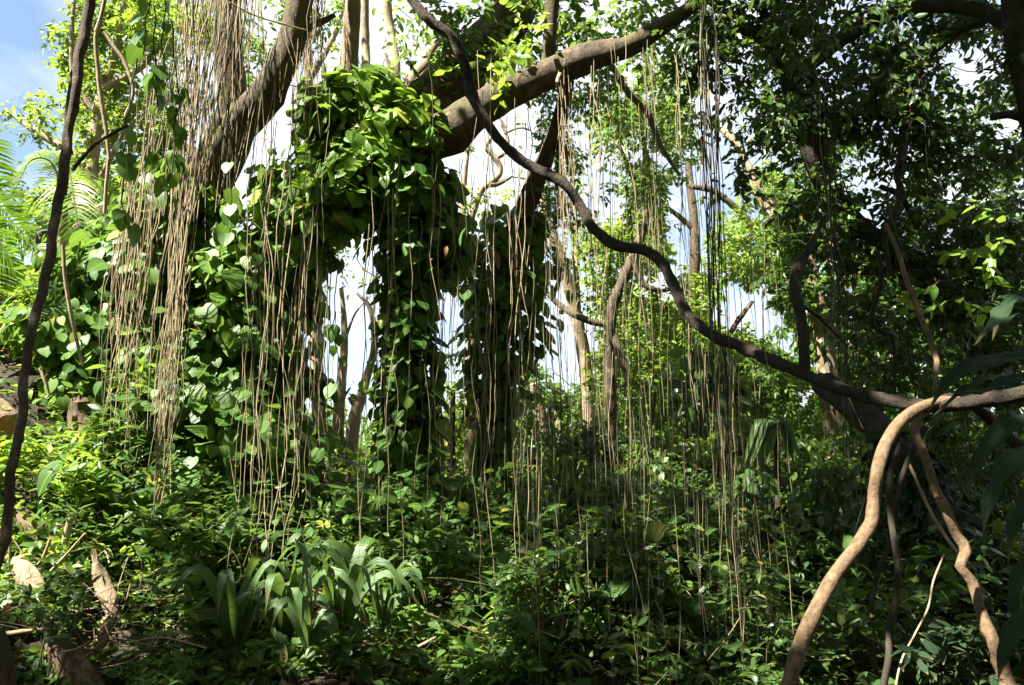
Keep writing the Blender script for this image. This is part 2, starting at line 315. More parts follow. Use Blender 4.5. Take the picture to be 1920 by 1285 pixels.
M = dict(
    heart=leafmat("glossy_heart_leaf", (.022, .068, .012), (.095, .180, .034), (.24, .26, .04), (.24, .40, .04), .34, .46, .22, True),
    heart_big=leafmat("glossy_big_leaf", (.055, .125, .020), (.140, .240, .038), (.28, .30, .05), (.33, .50, .04), .40, .44, .26, True),
    ground=leafmat("creeper_leaf", (.024, .062, .015), (.085, .155, .030), (.20, .20, .04), (.24, .40, .04), .36, .46, .3, False),
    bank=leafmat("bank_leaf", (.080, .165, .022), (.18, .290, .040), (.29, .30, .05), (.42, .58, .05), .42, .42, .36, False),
    small=leafmat("fresh_small_leaf", (.070, .145, .020), (.18, .275, .040), (.28, .25, .05), (.40, .55, .05), .45, .42, .38),
    mid=leafmat("green_leaf", (.034, .084, .018), (.105, .185, .034), (.21, .18, .04), (.27, .43, .04), .40, .40, .4),
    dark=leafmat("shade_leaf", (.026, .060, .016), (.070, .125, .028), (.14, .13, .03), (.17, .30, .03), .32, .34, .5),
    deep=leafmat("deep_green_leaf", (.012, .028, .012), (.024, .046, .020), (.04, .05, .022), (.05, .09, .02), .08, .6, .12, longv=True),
    strap=leafmat("strap_leaf", (.038, .085, .026), (.082, .145, .040), (.19, .21, .06), (.24, .40, .05), .30, .38, .5, longv=True),
    palm=leafmat("palm_leaf", (.13, .26, .015), (.20, .36, .025), (.26, .32, .04), (.46, .68, .04), .48, .5, .25),
    dead=leafmat("dead_leaf", (.16, .085, .04), (.26, .15, .07), (.24, .07, .02), (.25, .12, .03), .20, .6, .2),
    stem=barkmat("green_stem", (.05, .07, .02), (.10, .11, .035), mossamt=.1, scale=30),
    twig=barkmat("twig_bark", (.05, .035, .022), (.12, .09, .055), mossamt=.1, scale=30),
    fig=barkmat("fig_bark", (.045, .034, .023), (.150, .114, .076), (.12, .125, .03), .75, 10, .5, .9),
    pale=barkmat("pale_bark", (.17, .13, .085), (.40, .31, .20), (.13, .13, .05), .35, 8, .3, .5),
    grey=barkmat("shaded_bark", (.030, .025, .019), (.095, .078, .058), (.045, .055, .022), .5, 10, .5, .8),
    liana=barkmat("liana_bark", (.024, .019, .014), (.070, .054, .038), (.06, .06, .03), .3, 22, .7, .9),
    lianab=barkmat('brown_liana_bark', (.060, .044, .030), (.18, .135, .090), (.10, .10, .04), .3, 22, .7, .9),
    tan=barkmat("tan_bark", (.085, .055, .032), (.235, .158, .088), (.13, .11, .055), .45, 26, .8, .5),
    root=barkmat("root_bark", (.22, .165, .095), (.44, .35, .225), (.22, .22, .09), .5, 14, .2, .3),
    rootg=barkmat("greenish_root", (.12, .11, .05), (.29, .25, .14), (.10, .13, .04), .6, 14, .2, .3),
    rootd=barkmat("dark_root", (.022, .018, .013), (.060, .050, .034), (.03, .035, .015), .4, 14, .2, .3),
    dry=barkmat("dry_wood", (.26, .18, .10), (.52, .40, .26), (.20, .17, .09), .3, 18, .25, .8),
    rotten=barkmat("rotten_wood", (.075, .052, .034), (.26, .185, .11), (.08, .09, .035), .3, 14, .3, 1.0),
    cut=barkmat("sawn_wood", (.36, .17, .07), (.55, .30, .13), (.35, .2, .09), .2, 24, 1, .4),
    soil=barkmat("soil", (.016, .012, .008), (.05, .036, .024), (.035, .045, .015), .6, 3, 1, .8),
    plaster=barkmat("pale_plaster", (.62, .60, .55), (.74, .72, .68), (.5, .5, .45), .3, 3, 1, .1),
    roofm=barkmat("grey_blue_roof", (.30, .34, .36), (.42, .47, .49), (.35, .38, .36), .3, 4, 1, .1),
    winm=barkmat("dark_glass", (.03, .035, .04), (.05, .055, .06), mossamt=0, scale=2, bump=0, rough=.2),
)

# ------------------------------------------------------------------ ground sheet
xs = np.unique(np.concatenate([np.linspace(-14, 14, 113), np.array([-400, -250, -150, -90, -60, -40, -28, -20, 20, 28, 40, 60, 90, 150, 250, 400])]))
ys = np.unique(np.concatenate([np.linspace(-2, 26, 113), np.array([-100, -40, -15, -6, 30, 36, 45, 60, 90, 150, 250, 400, 700])]))
X, Y = np.meshgrid(xs, ys); Z = ground(X, Y)
mb = MB(); ii = np.arange(len(ys)-1)[:, None]*len(xs); jj = np.arange(len(xs)-1)[None]
mb.add(np.stack([X, Y, Z], -1), np.stack([ii+jj, ii+jj+1, ii+len(xs)+jj+1, ii+len(xs)+jj], -1).reshape(-1, 4))
tag(mb.build("ground", M['soil']), kind='structure')
def gz(p):
    p = np.asarray(p, float).copy(); p[..., 2] = ground(p[..., 0], p[..., 1]); return p

# ------------------------------------------------------------------ where the photo shows sky
GAPS += [(30, 60, 75), (40, 150, 60), (0, 250, 30), (62, 320, 22),
         (470, 330, 50), (430, 372, 38), (505, 265, 48), (530, 205, 46), (560, 165, 42), (455, 390, 20), (400, 490, 22), (545, 230, 30), (620, 150, 20),
         (700, 70, 26), (722, 120, 24), (770, 60, 24), (690, 20, 16), (790, 110, 18), (765, 20, 18), (600, 110, 22),
         (950, 270, 45), (930, 325, 42), (985, 250, 30), (905, 300, 26), (960, 220, 20), (975, 310, 30),
         (888, 470, 20), (885, 560, 20), (850, 560, 24), (845, 620, 20), (700, 500, 22), (690, 540, 20),
         (670, 610, 40), (655, 555, 30), (672, 690, 48), (690, 760, 42), (625, 600, 24), (640, 830, 14), (660, 800, 26),
         (1050, 600, 42), (1040, 655, 50), (1065, 700, 38), (1105, 640, 24), (1040, 560, 30), (1020, 770, 18),
         (1285, 455, 44), (1330, 330, 40), (1275, 400, 36), (1325, 195, 30), (1365, 240, 24), (1345, 380, 30), (1245, 520, 26), (1345, 290, 34), (1265, 360, 24),
         (1390, 575, 56), (1440, 600, 44), (1475, 640, 32), (1355, 590, 30), (1430, 560, 30),
         (1120, 330, 26), (1150, 390, 24), (1090, 262, 20), (1190, 290, 18), (1110, 385, 16), (1155, 330, 16), (1240, 300, 22), (1220, 230, 14), (1180, 130, 14),
         (1535, 700, 26), (1505, 740, 24), (1600, 540, 20), (1420, 400, 16), (1480, 320, 18), (1000, 440, 16),
         (1790, 110, 34), (1820, 150, 26), (1765, 190, 22), (1640, 290, 20), (1585, 300, 14), (1720, 70, 14), (1870, 230, 18), (1690, 340, 14), (1620, 400, 16), (1780, 370, 14), (1870, 90, 12),
         (900, 875, 14), (1085, 930, 12)]

# sun patch targets, towards which holes are cut in the added canopy (photo pixel, depth, radius in metres)
LIT = [(90, 890, 6.6, .75), (50, 800, 7.4, .6), (150, 850, 7.6, .6), (60, 740, 8.6, .9), (190, 1085, 5.7, .35), (70, 1000, 6.1, .4), (20, 800, 7.2, .4), (60, 1110, 5.8, .3), (140, 960, 6.4, .4),
       (30, 360, 8.5, 1.3), (120, 420, 10, 1.2), (700, 230, 8.4, .75), (620, 270, 8.2, .5), (760, 250, 8.3, .4), (660, 370, 8, .45), (500, 390, 8.6, .7), (560, 320, 8.5, .6), (440, 470, 8.6, .5),
       (900, 190, 8.7, .3), (960, 165, 8.6, .28), (1060, 120, 8.5, .28), (1030, 330, 6.6, .18), (1090, 380, 6.4, .12), (1130, 100, 8.4, .3),
       (1640, 900, 4, .22), (1630, 980, 4, .2), (1590, 1045, 3.9, .2), (1545, 1120, 3.85, .2), (1515, 1180, 3.8, .15), (1785, 985, 4.6, .15), (1815, 1060, 4.55, .12), (1850, 1180, 4.4, .14), (1755, 690, 5.2, .15),
       (690, 1120, 6.8, .35), (640, 1010, 7.6, .35), (620, 890, 10, .6), (700, 1200, 6.2, .25), (560, 1090, 6.8, .22), (770, 600, 8.2, .45), (740, 500, 8.2, .4), (770, 780, 8.3, .4), (770, 430, 8.2, .3),
       (310, 520, 7.4, .4), (305, 700, 7.4, .4), (300, 880, 7.4, .35), (370, 150, 7.3, .3), (590, 750, 8.2, .3), (585, 880, 8.2, .3), (480, 640, 7.2, .25),
       (1085, 300, 8.6, .4), (1090, 450, 8.6, .35), (1180, 250, 8.6, .4), (950, 830, 9, .35), (940, 930, 9, .3), (900, 520, 9, .3), (930, 570, 9, .2),
       (1840, 430, 5.5, .3), (1800, 640, 5.5, .15), (150, 60, 4.6, .4), (130, 200, 4.6, .15), (200, 180, 7, .5), (540, 110, 8.4, .3), (650, 80, 8.9, .4), (820, 1080, 7, .25), (780, 1160, 6.4, .25), (860, 1180, 6.4, .15), (230, 980, 7, .3), (420, 1200, 6, .2), (310, 1180, 6, .2), 
       
       (250, 600, 8.4, .5), (180, 640, 8.6, .4), (950, 110, 8.4, .35), (920, 120, 8.4, .3), (640, 1150, 6.2, .25), (900, 1050, 7.2, .25), (1440, 1070, 9, .8), (535, 1080, 5.6, .15), (650, 1080, 5.6, .3), (720, 1090, 5.9, .25), (580, 1190, 5.3, .2), (320, 1000, 7, .3), (480, 960, 7.4, .35), (850, 1020, 7.6, .3), (1020, 1090, 7.5, .25), (120, 1200, 5.2, .2), (1560, 930, 11, .6), (1300, 800, 13, .6), (1180, 1130, 7, .25), (1330, 1130, 7, .2), (1700, 1060, 9.5, .35), (1530, 1000, 10, .6), (1450, 950, 10, .6), (1100, 1230, 6, .25), (1200, 1260, 6, .25), (1180, 860, 11, .6), (1400, 1200, 6.2, .25), (1480, 560, 8.2, .3), (1600, 600, 8.2, .4), (1500, 330, 8.2, .3), (1700, 650, 8, .4), (1880, 480, 7, .4),
       (130, 800, 8, .8), (200, 760, 8, .5), (40, 930, 6.4, .7), (110, 940, 6.4, .6), (20, 1040, 6, .4), (330, 420, 7.4, .4), (370, 60, 7.2, .25), (450, 560, 8.6, .4), (520, 480, 8.6, .45), (700, 300, 8.2, .4), (760, 700, 8.2, .35), (250, 1080, 6, .3), (940, 640, 9, .35), (930, 440, 9, .35)]
LP = np.array([P(a, b, c) for a, b, c, r in LIT]); LR = np.array([l[3] for l in LIT])
def unlit(p):
    """drop leaves of the added canopy and ring between the sun and chosen sun patches"""
    m = np.ones(len(p), bool)
    for q, r in zip(LP, LR):
        v = p-q; s = v@SUN_DIR; dist = np.linalg.norm(v-s[:, None]*SUN_DIR, axis=1)
        m &= ~((s > 0.3) & (dist < r*1.15))
    return m
# ------------------------------------------------------------------ crowns and trees
def crown(spec, depth, leaf_px, parent, mats, cover=1.0, spread=0.06, ratio=.5, gaps=1.0, name='crown', nl=7, flat=.8, droop=.35, twigs=True, upn=.8, shape='small', keep=None, link=None):
    """spec rows (px, py, r_px [, depth])"""
    L = Leaves(); mb = MB()
    cs = []
    for s in spec:
        d = (s[3] if len(s) > 3 else depth)*(1+R.uniform(-spread, spread))
        cs.append(P(s[0], s[1], d))
        clump(L, mb if twigs else None, cs[-1], s[2]*d/F, leaf_px*d/F, cover, nl, ratio, flat, droop, upn)
    if link is not None:
        pts = [np.asarray(k) for k in link]; cs.sort(key=lambda c: min(np.linalg.norm(c-k) for k in pts))
        for c in cs:
            dist = [np.linalg.norm(c-k) for k in pts]; k = int(np.argmin(dist)); a = pts[k]; D = dist[k]
            if D > .12 and D < 3.0:
                md = a*.55+c*.45+rdir(1)[0]*D*.14; m2 = a*.2+c*.8+rdir(1)[0]*D*.1+[0, 0, .03*D]
                cc = catmull(np.array([a, md, m2, c]), max(.06, D/10)); r0 = min(.03, .004+.008*D)*max(.6, c[1]/12)
                tube(mb, cc, np.linspace(r0, r0*.4, len(cc)), 5, mat=1, caps=False)
            pts.append(c)
    kf = None
    if gaps: kf = lambda p: gapmask(p, gaps) & (keep(p) if keep else True)
    elif keep: kf = keep
    L.put(mb, shape, 0, kf)
    return mb.build(name, mats, parent)
def fill(x0, y0, x1, y1, n, r0, r1, avoid=True):
    o = []; k = 0
    while len(o) < n and k < n*20:
        k += 1
        x, y, r = R.uniform(x0, x1), R.uniform(y0, y1), R.uniform(r0, r1)
        if avoid and any(math.hypot(x-g[0], y-g[1]) < g[2]+r*0.25 for g in GAPS): continue
        o.append((x, y, r))
    return o
def tree(name, label, base, trunks, branches, bark, crowns, group=None, cat='tree', sides=14):
    t = thing(name, base, label, cat, group)
    lk = []
    for pts in trunks:
        m = MB(); c = limb(m, pts, sides=sides, rough=.14, knots=.15); m.build('trunk', bark, t); lk += list(c[len(c)//3::3, :3])
    for pts in branches:
        m = MB(); c = limb(m, pts, sides=10, rough=.14, knots=.15); m.build('branch', bark, t); lk += list(c[2::3, :3])
    for kw in crowns: crown(parent=t, link=lk, **kw)
    return t
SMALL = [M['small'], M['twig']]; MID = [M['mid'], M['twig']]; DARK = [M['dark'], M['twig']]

def base_of(px, py, d):
    return gz(P(px, py, d))

BT = "background trees beyond the fig"
# bright airy tree behind upper left
tree('broadleaf_tree', 'airy sunlit tree with small yellow green leaves against blue sky at the left', base_of(0, 700, 12),
     [[(-120, 760, 11.5, 62), (0, 640, 12, 62), (62, 540, 12, 58), (130, 445, 12.2, 50), (165, 330, 12.6, 30), (185, 200, 13, 20), (215, 100, 13.3, 14), (240, -40, 13.5, 10)]],
     [[(135, 440, 12.2, 44), (200, 398, 12.2, 40), (260, 370, 12.5, 26), (330, 330, 12.8, 14)],
      [(165, 320, 12.6, 24), (115, 275, 12.8, 16), (60, 242, 12.9, 11), (10, 205, 13, 5)],
      [(100, 265, 12.8, 12), (70, 232, 13, 8), (40, 215, 13, 4)],
      [(180, 220, 13, 18), (140, 150, 13, 12), (135, 60, 13, 8), (140, 0, 13, 6)],
      [(195, 170, 13, 18), (270, 120, 13.2, 12), (330, 40, 13.4, 8)], [(190, 330, 12.6, 10), (240, 240, 12.6, 8), (300, 190, 13, 5)]],
     M['pale'],
     [dict(spec=[(140, 95, 42), (112, 150, 26), (130, 185, 38), (205, 60, 60), (215, 140, 50), (180, 215, 40), (235, 250, 52), (165, 255, 34), (300, 40, 52), (262, 190, 40), (300, 115, 40), (350, 70, 45), (180, 20, 40),
                 (28, 198, 24), (55, 222, 26), (12, 243, 14), (60, 245, 20), (330, 250, 40), (330, 160, 40), (240, 10, 50), (160, 110, 40), (200, 310, 45), (130, 310, 25), (100, 60, 12), (400, 30, 50)],
           depth=13, leaf_px=12, mats=SMALL, cover=1.15),
      dict(spec=fill(150, -20, 420, 320, 24, 26, 44), depth=14.5, leaf_px=12, mats=SMALL, cover=.9)])
tree('broadleaf_tree', 'leafy green tree low behind the palm fronds at the far left, trunk hidden', base_of(60, 640, 17),
     [[(40, 700, 17, 40), (60, 560, 17, 34), (90, 400, 17, 20)]], [], M['grey'],
     [dict(spec=fill(-20, 330, 330, 560, 22, 35, 60), depth=17, leaf_px=13, mats=MID, cover=.8)])
tree('broadleaf_tree', 'small leaved tree showing between the two upper limbs of the fig', base_of(560, 860, 18),
     [[(600, 900, 18, 26), (590, 500, 18, 22), (580, 200, 18, 18), (570, -60, 18, 12)]],
     [[(580, 150, 18, 14), (630, 60, 18, 9), (650, -20, 18, 5)]], M['pale'],
     [dict(spec=[(590, 20, 45), (620, 60, 30), (500, 60, 45), (470, 110, 40), (530, 20, 40), (440, 30, 50), (560, 90, 25), (610, 110, 22), (640, 30, 30), (480, 160, 30), (600, 200, 20), (520, 300, 16), (490, 260, 14)], depth=18, leaf_px=11, mats=MID, cover=.7)])
tree('broadleaf_tree', 'bare pale double stemmed tree standing in the open sky left of the leafy central column', base_of(640, 860, 16),
     [[(630, 900, 16, 24), (634, 800, 16, 22), (642, 700, 16, 17), (646, 620, 16, 12), (640, 540, 16, 8)], [(655, 880, 16, 28), (664, 790, 16, 24), (682, 725, 16, 18), (702, 650, 16, 13), (694, 580, 16, 9), (670, 550, 16, 5)]],
     [[(664, 760, 16, 10), (655, 745, 16, 9)], [(646, 640, 16, 6), (665, 590, 16, 4), (690, 560, 16, 2)]], M['pale'],
     [dict(spec=[(690, 545, 24), (705, 520, 26), (640, 540, 20), (620, 640, 12), (700, 640, 12), (650, 480, 30)], depth=16, leaf_px=11, mats=SMALL, cover=.6)])
tree('broadleaf_tree', 'tall slender tree with upright pale limbs rising above the fork, white sky between them', base_of(700, 880, 13),
     [[(775, 920, 12, 44), (772, 700, 12, 40), (765, 480, 12, 37), (750, 300, 12.2, 32), (740, 180, 12.5, 24), (740, 110, 12.7, 20), (728, 40, 13, 17), (722, -60, 13, 15)]],
     [[(745, 380, 11.9, 24), (700, 300, 11.4, 26), (690, 200, 11, 22), (686, 100, 11.5, 16), (684, -40, 11.5, 14)], [(745, 200, 11, 28), (775, 150, 11, 30), (802, 118, 11, 26), (815, 85, 11, 14), (860, 40, 11.5, 8)],
      [(745, 155, 12.6, 10), (730, 125, 12.6, 7), (722, 100, 12.6, 5)]], M['pale'],
     [dict(spec=[(720, 40, 24), (760, 90, 30), (700, 150, 20), (790, 40, 30), (810, 150, 30), (740, 10, 26), (660, 110, 18)], depth=13.5, leaf_px=12, mats=SMALL, cover=.55)])
tree('broadleaf_tree', 'contorted pale branched tree behind the thick mossy branch, silhouetted on white cloud', base_of(880, 880, 15),
     [[(880, 900, 15, 22), (885, 700, 15, 20), (878, 500, 15, 17), (868, 400, 15, 13), (874, 310, 15, 8), (885, 250, 15, 3)]],
     [[(880, 420, 15, 12), (905, 355, 15, 12), (935, 345, 15, 9), (960, 330, 15, 6)], [(905, 355, 15, 12), (938, 325, 15, 11), (928, 295, 15, 11), (912, 278, 15, 9), (918, 262, 15, 7)],
      [(930, 297, 15, 9), (948, 285, 15, 8), (952, 260, 15, 6), (940, 235, 15, 5)], [(948, 240, 15, 5), (935, 215, 15, 4), (950, 200, 15, 3)], [(945, 250, 15, 5), (975, 240, 15, 4), (995, 245, 15, 3)]], M['pale'],
     [dict(spec=[(880, 360, 26), (870, 440, 28), (990, 230, 30), (1000, 340, 26), (960, 375, 24), (870, 270, 22), (905, 395, 18), (890, 620, 16)], depth=15, leaf_px=10, mats=SMALL, cover=.5)])
tree('broadleaf_tree', 'pale smooth trunk tapering upwards into the open sky right of the second leafy column', base_of(1105, 860, 13),
     [[(1108, 880, 13, 31.2), (1103, 740, 13, 26.5), (1090, 640, 13, 25.0), (1072, 560, 13, 23.4), (1050, 480, 13, 21.8), (1028, 420, 13, 17.2), (1005, 330, 13.3, 10.9)]],
     [[(1085, 590, 13, 10), (1080, 520, 13.2, 12), (1078, 400, 13.4, 10), (1070, 300, 13.5, 8)], [(1040, 470, 13, 9), (1000, 410, 13.2, 5)]], M['pale'],
     [dict(spec=[(1010, 420, 24), (1060, 440, 28), (1100, 470, 30), (1060, 350, 30), (1085, 540, 24), (1100, 560, 20), (1030, 500, 14)], depth=13.5, leaf_px=11, mats=SMALL, cover=.6)])
tree('broadleaf_tree', 'forked tan tree whose curving trunk bends twice, in the middle of the hanging root curtain', base_of(1150, 880, 12),
     [[(1146, 900, 12, 24.6), (1144, 740, 12, 22.1), (1142, 650, 12, 22.1), (1148, 580, 12, 21.3), (1170, 520, 12, 19.7), (1198, 450, 12.2, 18.0), (1212, 390, 12.4, 15.6), (1216, 340, 12.6, 12.3), (1205, 250, 13, 8.2)]],
     [[(1150, 630, 12, 18), (1168, 680, 11.8, 15), (1180, 725, 11.7, 12)], [(1146, 612, 12, 12), (1100, 600, 12, 13), (1060, 580, 12.2, 12), (1025, 550, 12.4, 9), (1005, 535, 12.4, 5)],
      [(1185, 480, 12, 14), (1205, 530, 12, 12), (1235, 545, 12, 9), (1270, 540, 12.2, 5)], [(1212, 400, 12.4, 12), (1185, 330, 12.8, 9), (1160, 270, 13, 6)], [(1086, 595, 12.2, 6), (1082, 570, 12.2, 4), (1095, 555, 12.2, 3)]], M['fig'],
     [dict(spec=fill(1110, 150, 1290, 760, 74, 26, 46), depth=13, leaf_px=12, mats=SMALL, cover=.7)])
tree('broadleaf_tree', 'slim brown trunk standing straight behind the lowest dip of the long liana', base_of(1300, 880, 16),
     [[(1296, 900, 16, 26), (1298, 700, 16, 24), (1300, 560, 16, 21), (1302, 440, 16, 18), (1290, 300, 16.4, 12)]],
     [[(1302, 430, 16, 12), (1265, 400, 16, 9), (1240, 380, 16, 5)], [(1298, 350, 16, 10), (1340, 360, 16, 12), (1390, 400, 16, 12), (1430, 450, 16, 9)], [(1370, 625, 15, 10), (1388, 595, 15, 10), (1412, 565, 15, 6)]], M['fig'],
     [dict(spec=fill(1200, 320, 1480, 760, 78, 26, 48)+[(1300, 640, 40), (1420, 470, 50), (1430, 520, 40), (1370, 500, 40), (1310, 520, 36)], depth=16, leaf_px=11, mats=SMALL, cover=.72)])
tree('broadleaf_tree', 'rounded bright green bushy tree just under the long liana, below the patch of blue sky', base_of(1420, 880, 18),
     [[(1430, 920, 18, 30), (1425, 780, 18, 24), (1415, 680, 18, 14)]], [[(1425, 760, 18, 12), (1380, 700, 18, 6)]], M['grey'],
     [dict(spec=[(1420, 640, 34), (1400, 690, 50), (1450, 700, 50), (1360, 740, 50), (1420, 760, 60), (1490, 760, 55), (1380, 810, 60), (1460, 830, 60), (1530, 800, 45), (1330, 800, 45), (1395, 660, 26), (1540, 860, 50), (1330, 870, 50)], depth=18, leaf_px=11, mats=SMALL, cover=.95)])
tree('broadleaf_tree', 'low spreading tree at the foot of the white sky gap right of the second column', base_of(1060, 900, 17),
     [[(1060, 930, 17, 22), (1055, 850, 17, 18), (1040, 760, 17, 9)]], [[(1000, 720, 14, 20), (1012, 770, 14, 24), (1020, 820, 14, 24)]], M['pale'],
     [dict(spec=[(1010, 720, 22), (1080, 760, 45), (1060, 800, 50), (1010, 820, 50), (1110, 740, 40), (1130, 800, 50), (1070, 860, 55), (1180, 760, 50), (1200, 830, 60), (990, 880, 50), (1030, 690, 12), (1160, 700, 30), (1140, 870, 60), (1230, 720, 50), (1260, 790, 55), (1270, 870, 60), (1240, 660, 36), (1190, 650, 30)], depth=17, leaf_px=11, mats=MID, cover=.9)])
tree('broadleaf_tree', 'shrubby green tree between the two leafy columns with roots hanging before it', base_of(850, 900, 15),
     [[(850, 980, 15, 20), (846, 860, 15, 16), (850, 720, 15, 8)]], [[(846, 850, 15, 8), (870, 780, 15, 4)]], M['grey'],
     [dict(spec=[(850, 700, 24), (860, 740, 34), (840, 790, 40), (870, 830, 45), (840, 880, 50), (880, 930, 50), (850, 660, 16), (880, 770, 30), (1000, 940, 60), (970, 900, 50)], depth=15, leaf_px=12, mats=SMALL, cover=.85)])
tree('broadleaf_tree', 'bright leafed sapling low in the gap left of the central column, by the hanging roots', base_of(660, 930, 12),
     [[(660, 1010, 12, 16), (655, 930, 12, 12), (650, 850, 12, 6)]], [], M['grey'],
     [dict(spec=[(650, 850, 26), (690, 860, 26), (640, 900, 40), (680, 930, 45), (620, 950, 40), (700, 890, 30), (600, 880, 30), (640, 980, 40)], depth=12, leaf_px=17, mats=SMALL, cover=1.0)])
tree('broadleaf_tree', 'pale grey trunked tree behind the right hand bundle of dark roots', base_of(1550, 880, 13),
     [[(1575, 900, 13, 44), (1560, 760, 13, 40), (1545, 640, 13, 36), (1530, 560, 13, 34), (1505, 470, 13, 32), (1450, 400, 13.3, 26), (1400, 320, 13.8, 16)]],
     [[(1530, 560, 13, 16), (1500, 600, 13, 7)], [(1440, 390, 13.3, 16), (1380, 270, 13.6, 12), (1330, 230, 14, 7)]], M['pale'],
     [dict(spec=fill(1400, 250, 1620, 760, 60, 26, 46), depth=13.5, leaf_px=12, mats=MID, cover=.75)])
tree('broadleaf_tree', 'dense mid green tree filling the gap under the liana at the right', base_of(1620, 900, 15),
     [[(1630, 960, 15, 28), (1640, 800, 15, 22), (1660, 640, 15, 14)]], [[(1640, 780, 15, 12), (1700, 690, 15, 6)]], M['grey'],
     [dict(spec=fill(1550, 520, 1930, 900, 44, 34, 60), depth=15, leaf_px=13, mats=MID, cover=.75)])
tree('broadleaf_tree', 'dim tree at the far right edge behind the dark drooping leaves', base_of(1900, 950, 13),
     [[(1900, 1000, 13, 30), (1890, 700, 13, 24), (1870, 400, 13, 16)]], [[(1880, 480, 13, 12), (1830, 380, 13, 6)]], M['grey'],
     [dict(spec=fill(1660, 120, 1960, 620, 40, 34, 60), depth=13, leaf_px=14, mats=DARK, cover=.6)])
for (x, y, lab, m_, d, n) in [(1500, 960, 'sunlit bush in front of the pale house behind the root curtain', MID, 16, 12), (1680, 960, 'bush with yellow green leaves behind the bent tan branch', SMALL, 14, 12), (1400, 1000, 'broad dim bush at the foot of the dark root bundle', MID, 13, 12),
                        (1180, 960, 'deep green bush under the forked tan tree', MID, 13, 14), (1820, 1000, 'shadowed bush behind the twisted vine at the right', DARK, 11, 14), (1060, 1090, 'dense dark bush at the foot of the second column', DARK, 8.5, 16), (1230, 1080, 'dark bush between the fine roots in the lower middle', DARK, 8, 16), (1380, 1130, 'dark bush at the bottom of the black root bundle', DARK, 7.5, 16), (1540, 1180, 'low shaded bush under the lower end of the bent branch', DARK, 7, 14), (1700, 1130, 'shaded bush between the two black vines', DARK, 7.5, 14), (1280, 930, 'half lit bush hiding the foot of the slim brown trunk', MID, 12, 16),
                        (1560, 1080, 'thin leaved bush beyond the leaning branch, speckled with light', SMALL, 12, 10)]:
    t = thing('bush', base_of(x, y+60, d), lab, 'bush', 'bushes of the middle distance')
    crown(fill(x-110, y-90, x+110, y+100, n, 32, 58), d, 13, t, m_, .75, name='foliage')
    m = MB(); b0 = base_of(x, y+60, d)
    for k in range(6):
        e = P(x+R.uniform(-70, 70), y-40+R.uniform(-40, 40), d); tube(m, catmull(np.array([b0+R.normal(0, .05, 3), (b0+e)/2+R.normal(0, .1, 3), e]), .2), np.linspace(.02, .006, len(catmull(np.array([b0, (b0+e)/2, e]), .2)))[:1]*.7, 5)
    m.build('stem', M['twig'], t)

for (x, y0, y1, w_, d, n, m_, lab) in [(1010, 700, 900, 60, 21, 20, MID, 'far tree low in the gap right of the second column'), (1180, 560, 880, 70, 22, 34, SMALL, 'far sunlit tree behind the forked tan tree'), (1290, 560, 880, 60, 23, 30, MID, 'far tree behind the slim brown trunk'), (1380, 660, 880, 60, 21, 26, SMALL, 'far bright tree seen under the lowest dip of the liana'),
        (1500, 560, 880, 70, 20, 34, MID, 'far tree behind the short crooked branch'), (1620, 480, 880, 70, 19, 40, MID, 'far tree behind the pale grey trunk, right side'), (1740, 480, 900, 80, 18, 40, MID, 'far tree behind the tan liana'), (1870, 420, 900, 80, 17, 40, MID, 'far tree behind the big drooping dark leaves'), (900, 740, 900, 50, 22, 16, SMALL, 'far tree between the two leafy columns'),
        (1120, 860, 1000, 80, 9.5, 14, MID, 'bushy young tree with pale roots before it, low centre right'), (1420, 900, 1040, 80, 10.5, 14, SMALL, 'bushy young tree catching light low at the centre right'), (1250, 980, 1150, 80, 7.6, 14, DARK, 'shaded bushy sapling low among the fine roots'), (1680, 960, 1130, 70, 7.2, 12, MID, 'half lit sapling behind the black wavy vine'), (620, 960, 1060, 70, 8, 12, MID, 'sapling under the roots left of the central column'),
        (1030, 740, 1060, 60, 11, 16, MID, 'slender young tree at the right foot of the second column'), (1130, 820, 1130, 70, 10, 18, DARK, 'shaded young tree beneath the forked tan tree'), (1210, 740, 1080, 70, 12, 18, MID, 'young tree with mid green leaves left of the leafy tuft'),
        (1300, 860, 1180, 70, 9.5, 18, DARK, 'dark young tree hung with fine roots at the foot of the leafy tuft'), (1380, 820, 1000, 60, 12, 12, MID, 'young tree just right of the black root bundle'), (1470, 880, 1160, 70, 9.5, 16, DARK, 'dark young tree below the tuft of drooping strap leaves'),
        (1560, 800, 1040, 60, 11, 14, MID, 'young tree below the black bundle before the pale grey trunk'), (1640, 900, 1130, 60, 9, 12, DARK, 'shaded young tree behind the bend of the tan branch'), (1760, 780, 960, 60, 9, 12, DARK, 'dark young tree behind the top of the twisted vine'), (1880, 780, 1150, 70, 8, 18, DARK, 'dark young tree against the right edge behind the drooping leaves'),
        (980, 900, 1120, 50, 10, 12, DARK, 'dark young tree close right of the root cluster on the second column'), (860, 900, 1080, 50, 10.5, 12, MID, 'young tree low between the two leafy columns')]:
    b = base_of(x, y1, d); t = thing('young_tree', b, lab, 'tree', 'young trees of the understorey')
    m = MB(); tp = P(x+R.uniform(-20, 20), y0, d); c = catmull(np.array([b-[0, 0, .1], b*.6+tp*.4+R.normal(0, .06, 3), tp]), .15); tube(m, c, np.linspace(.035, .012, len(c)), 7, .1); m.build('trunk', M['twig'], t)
    crown([(x+R.normal(0, w_*.5), R.uniform(y0, y1), R.uniform(28, 50)) for _ in range(n)], d, R.uniform(13, 19), t, m_, .8, gaps=.9, droop=.5)
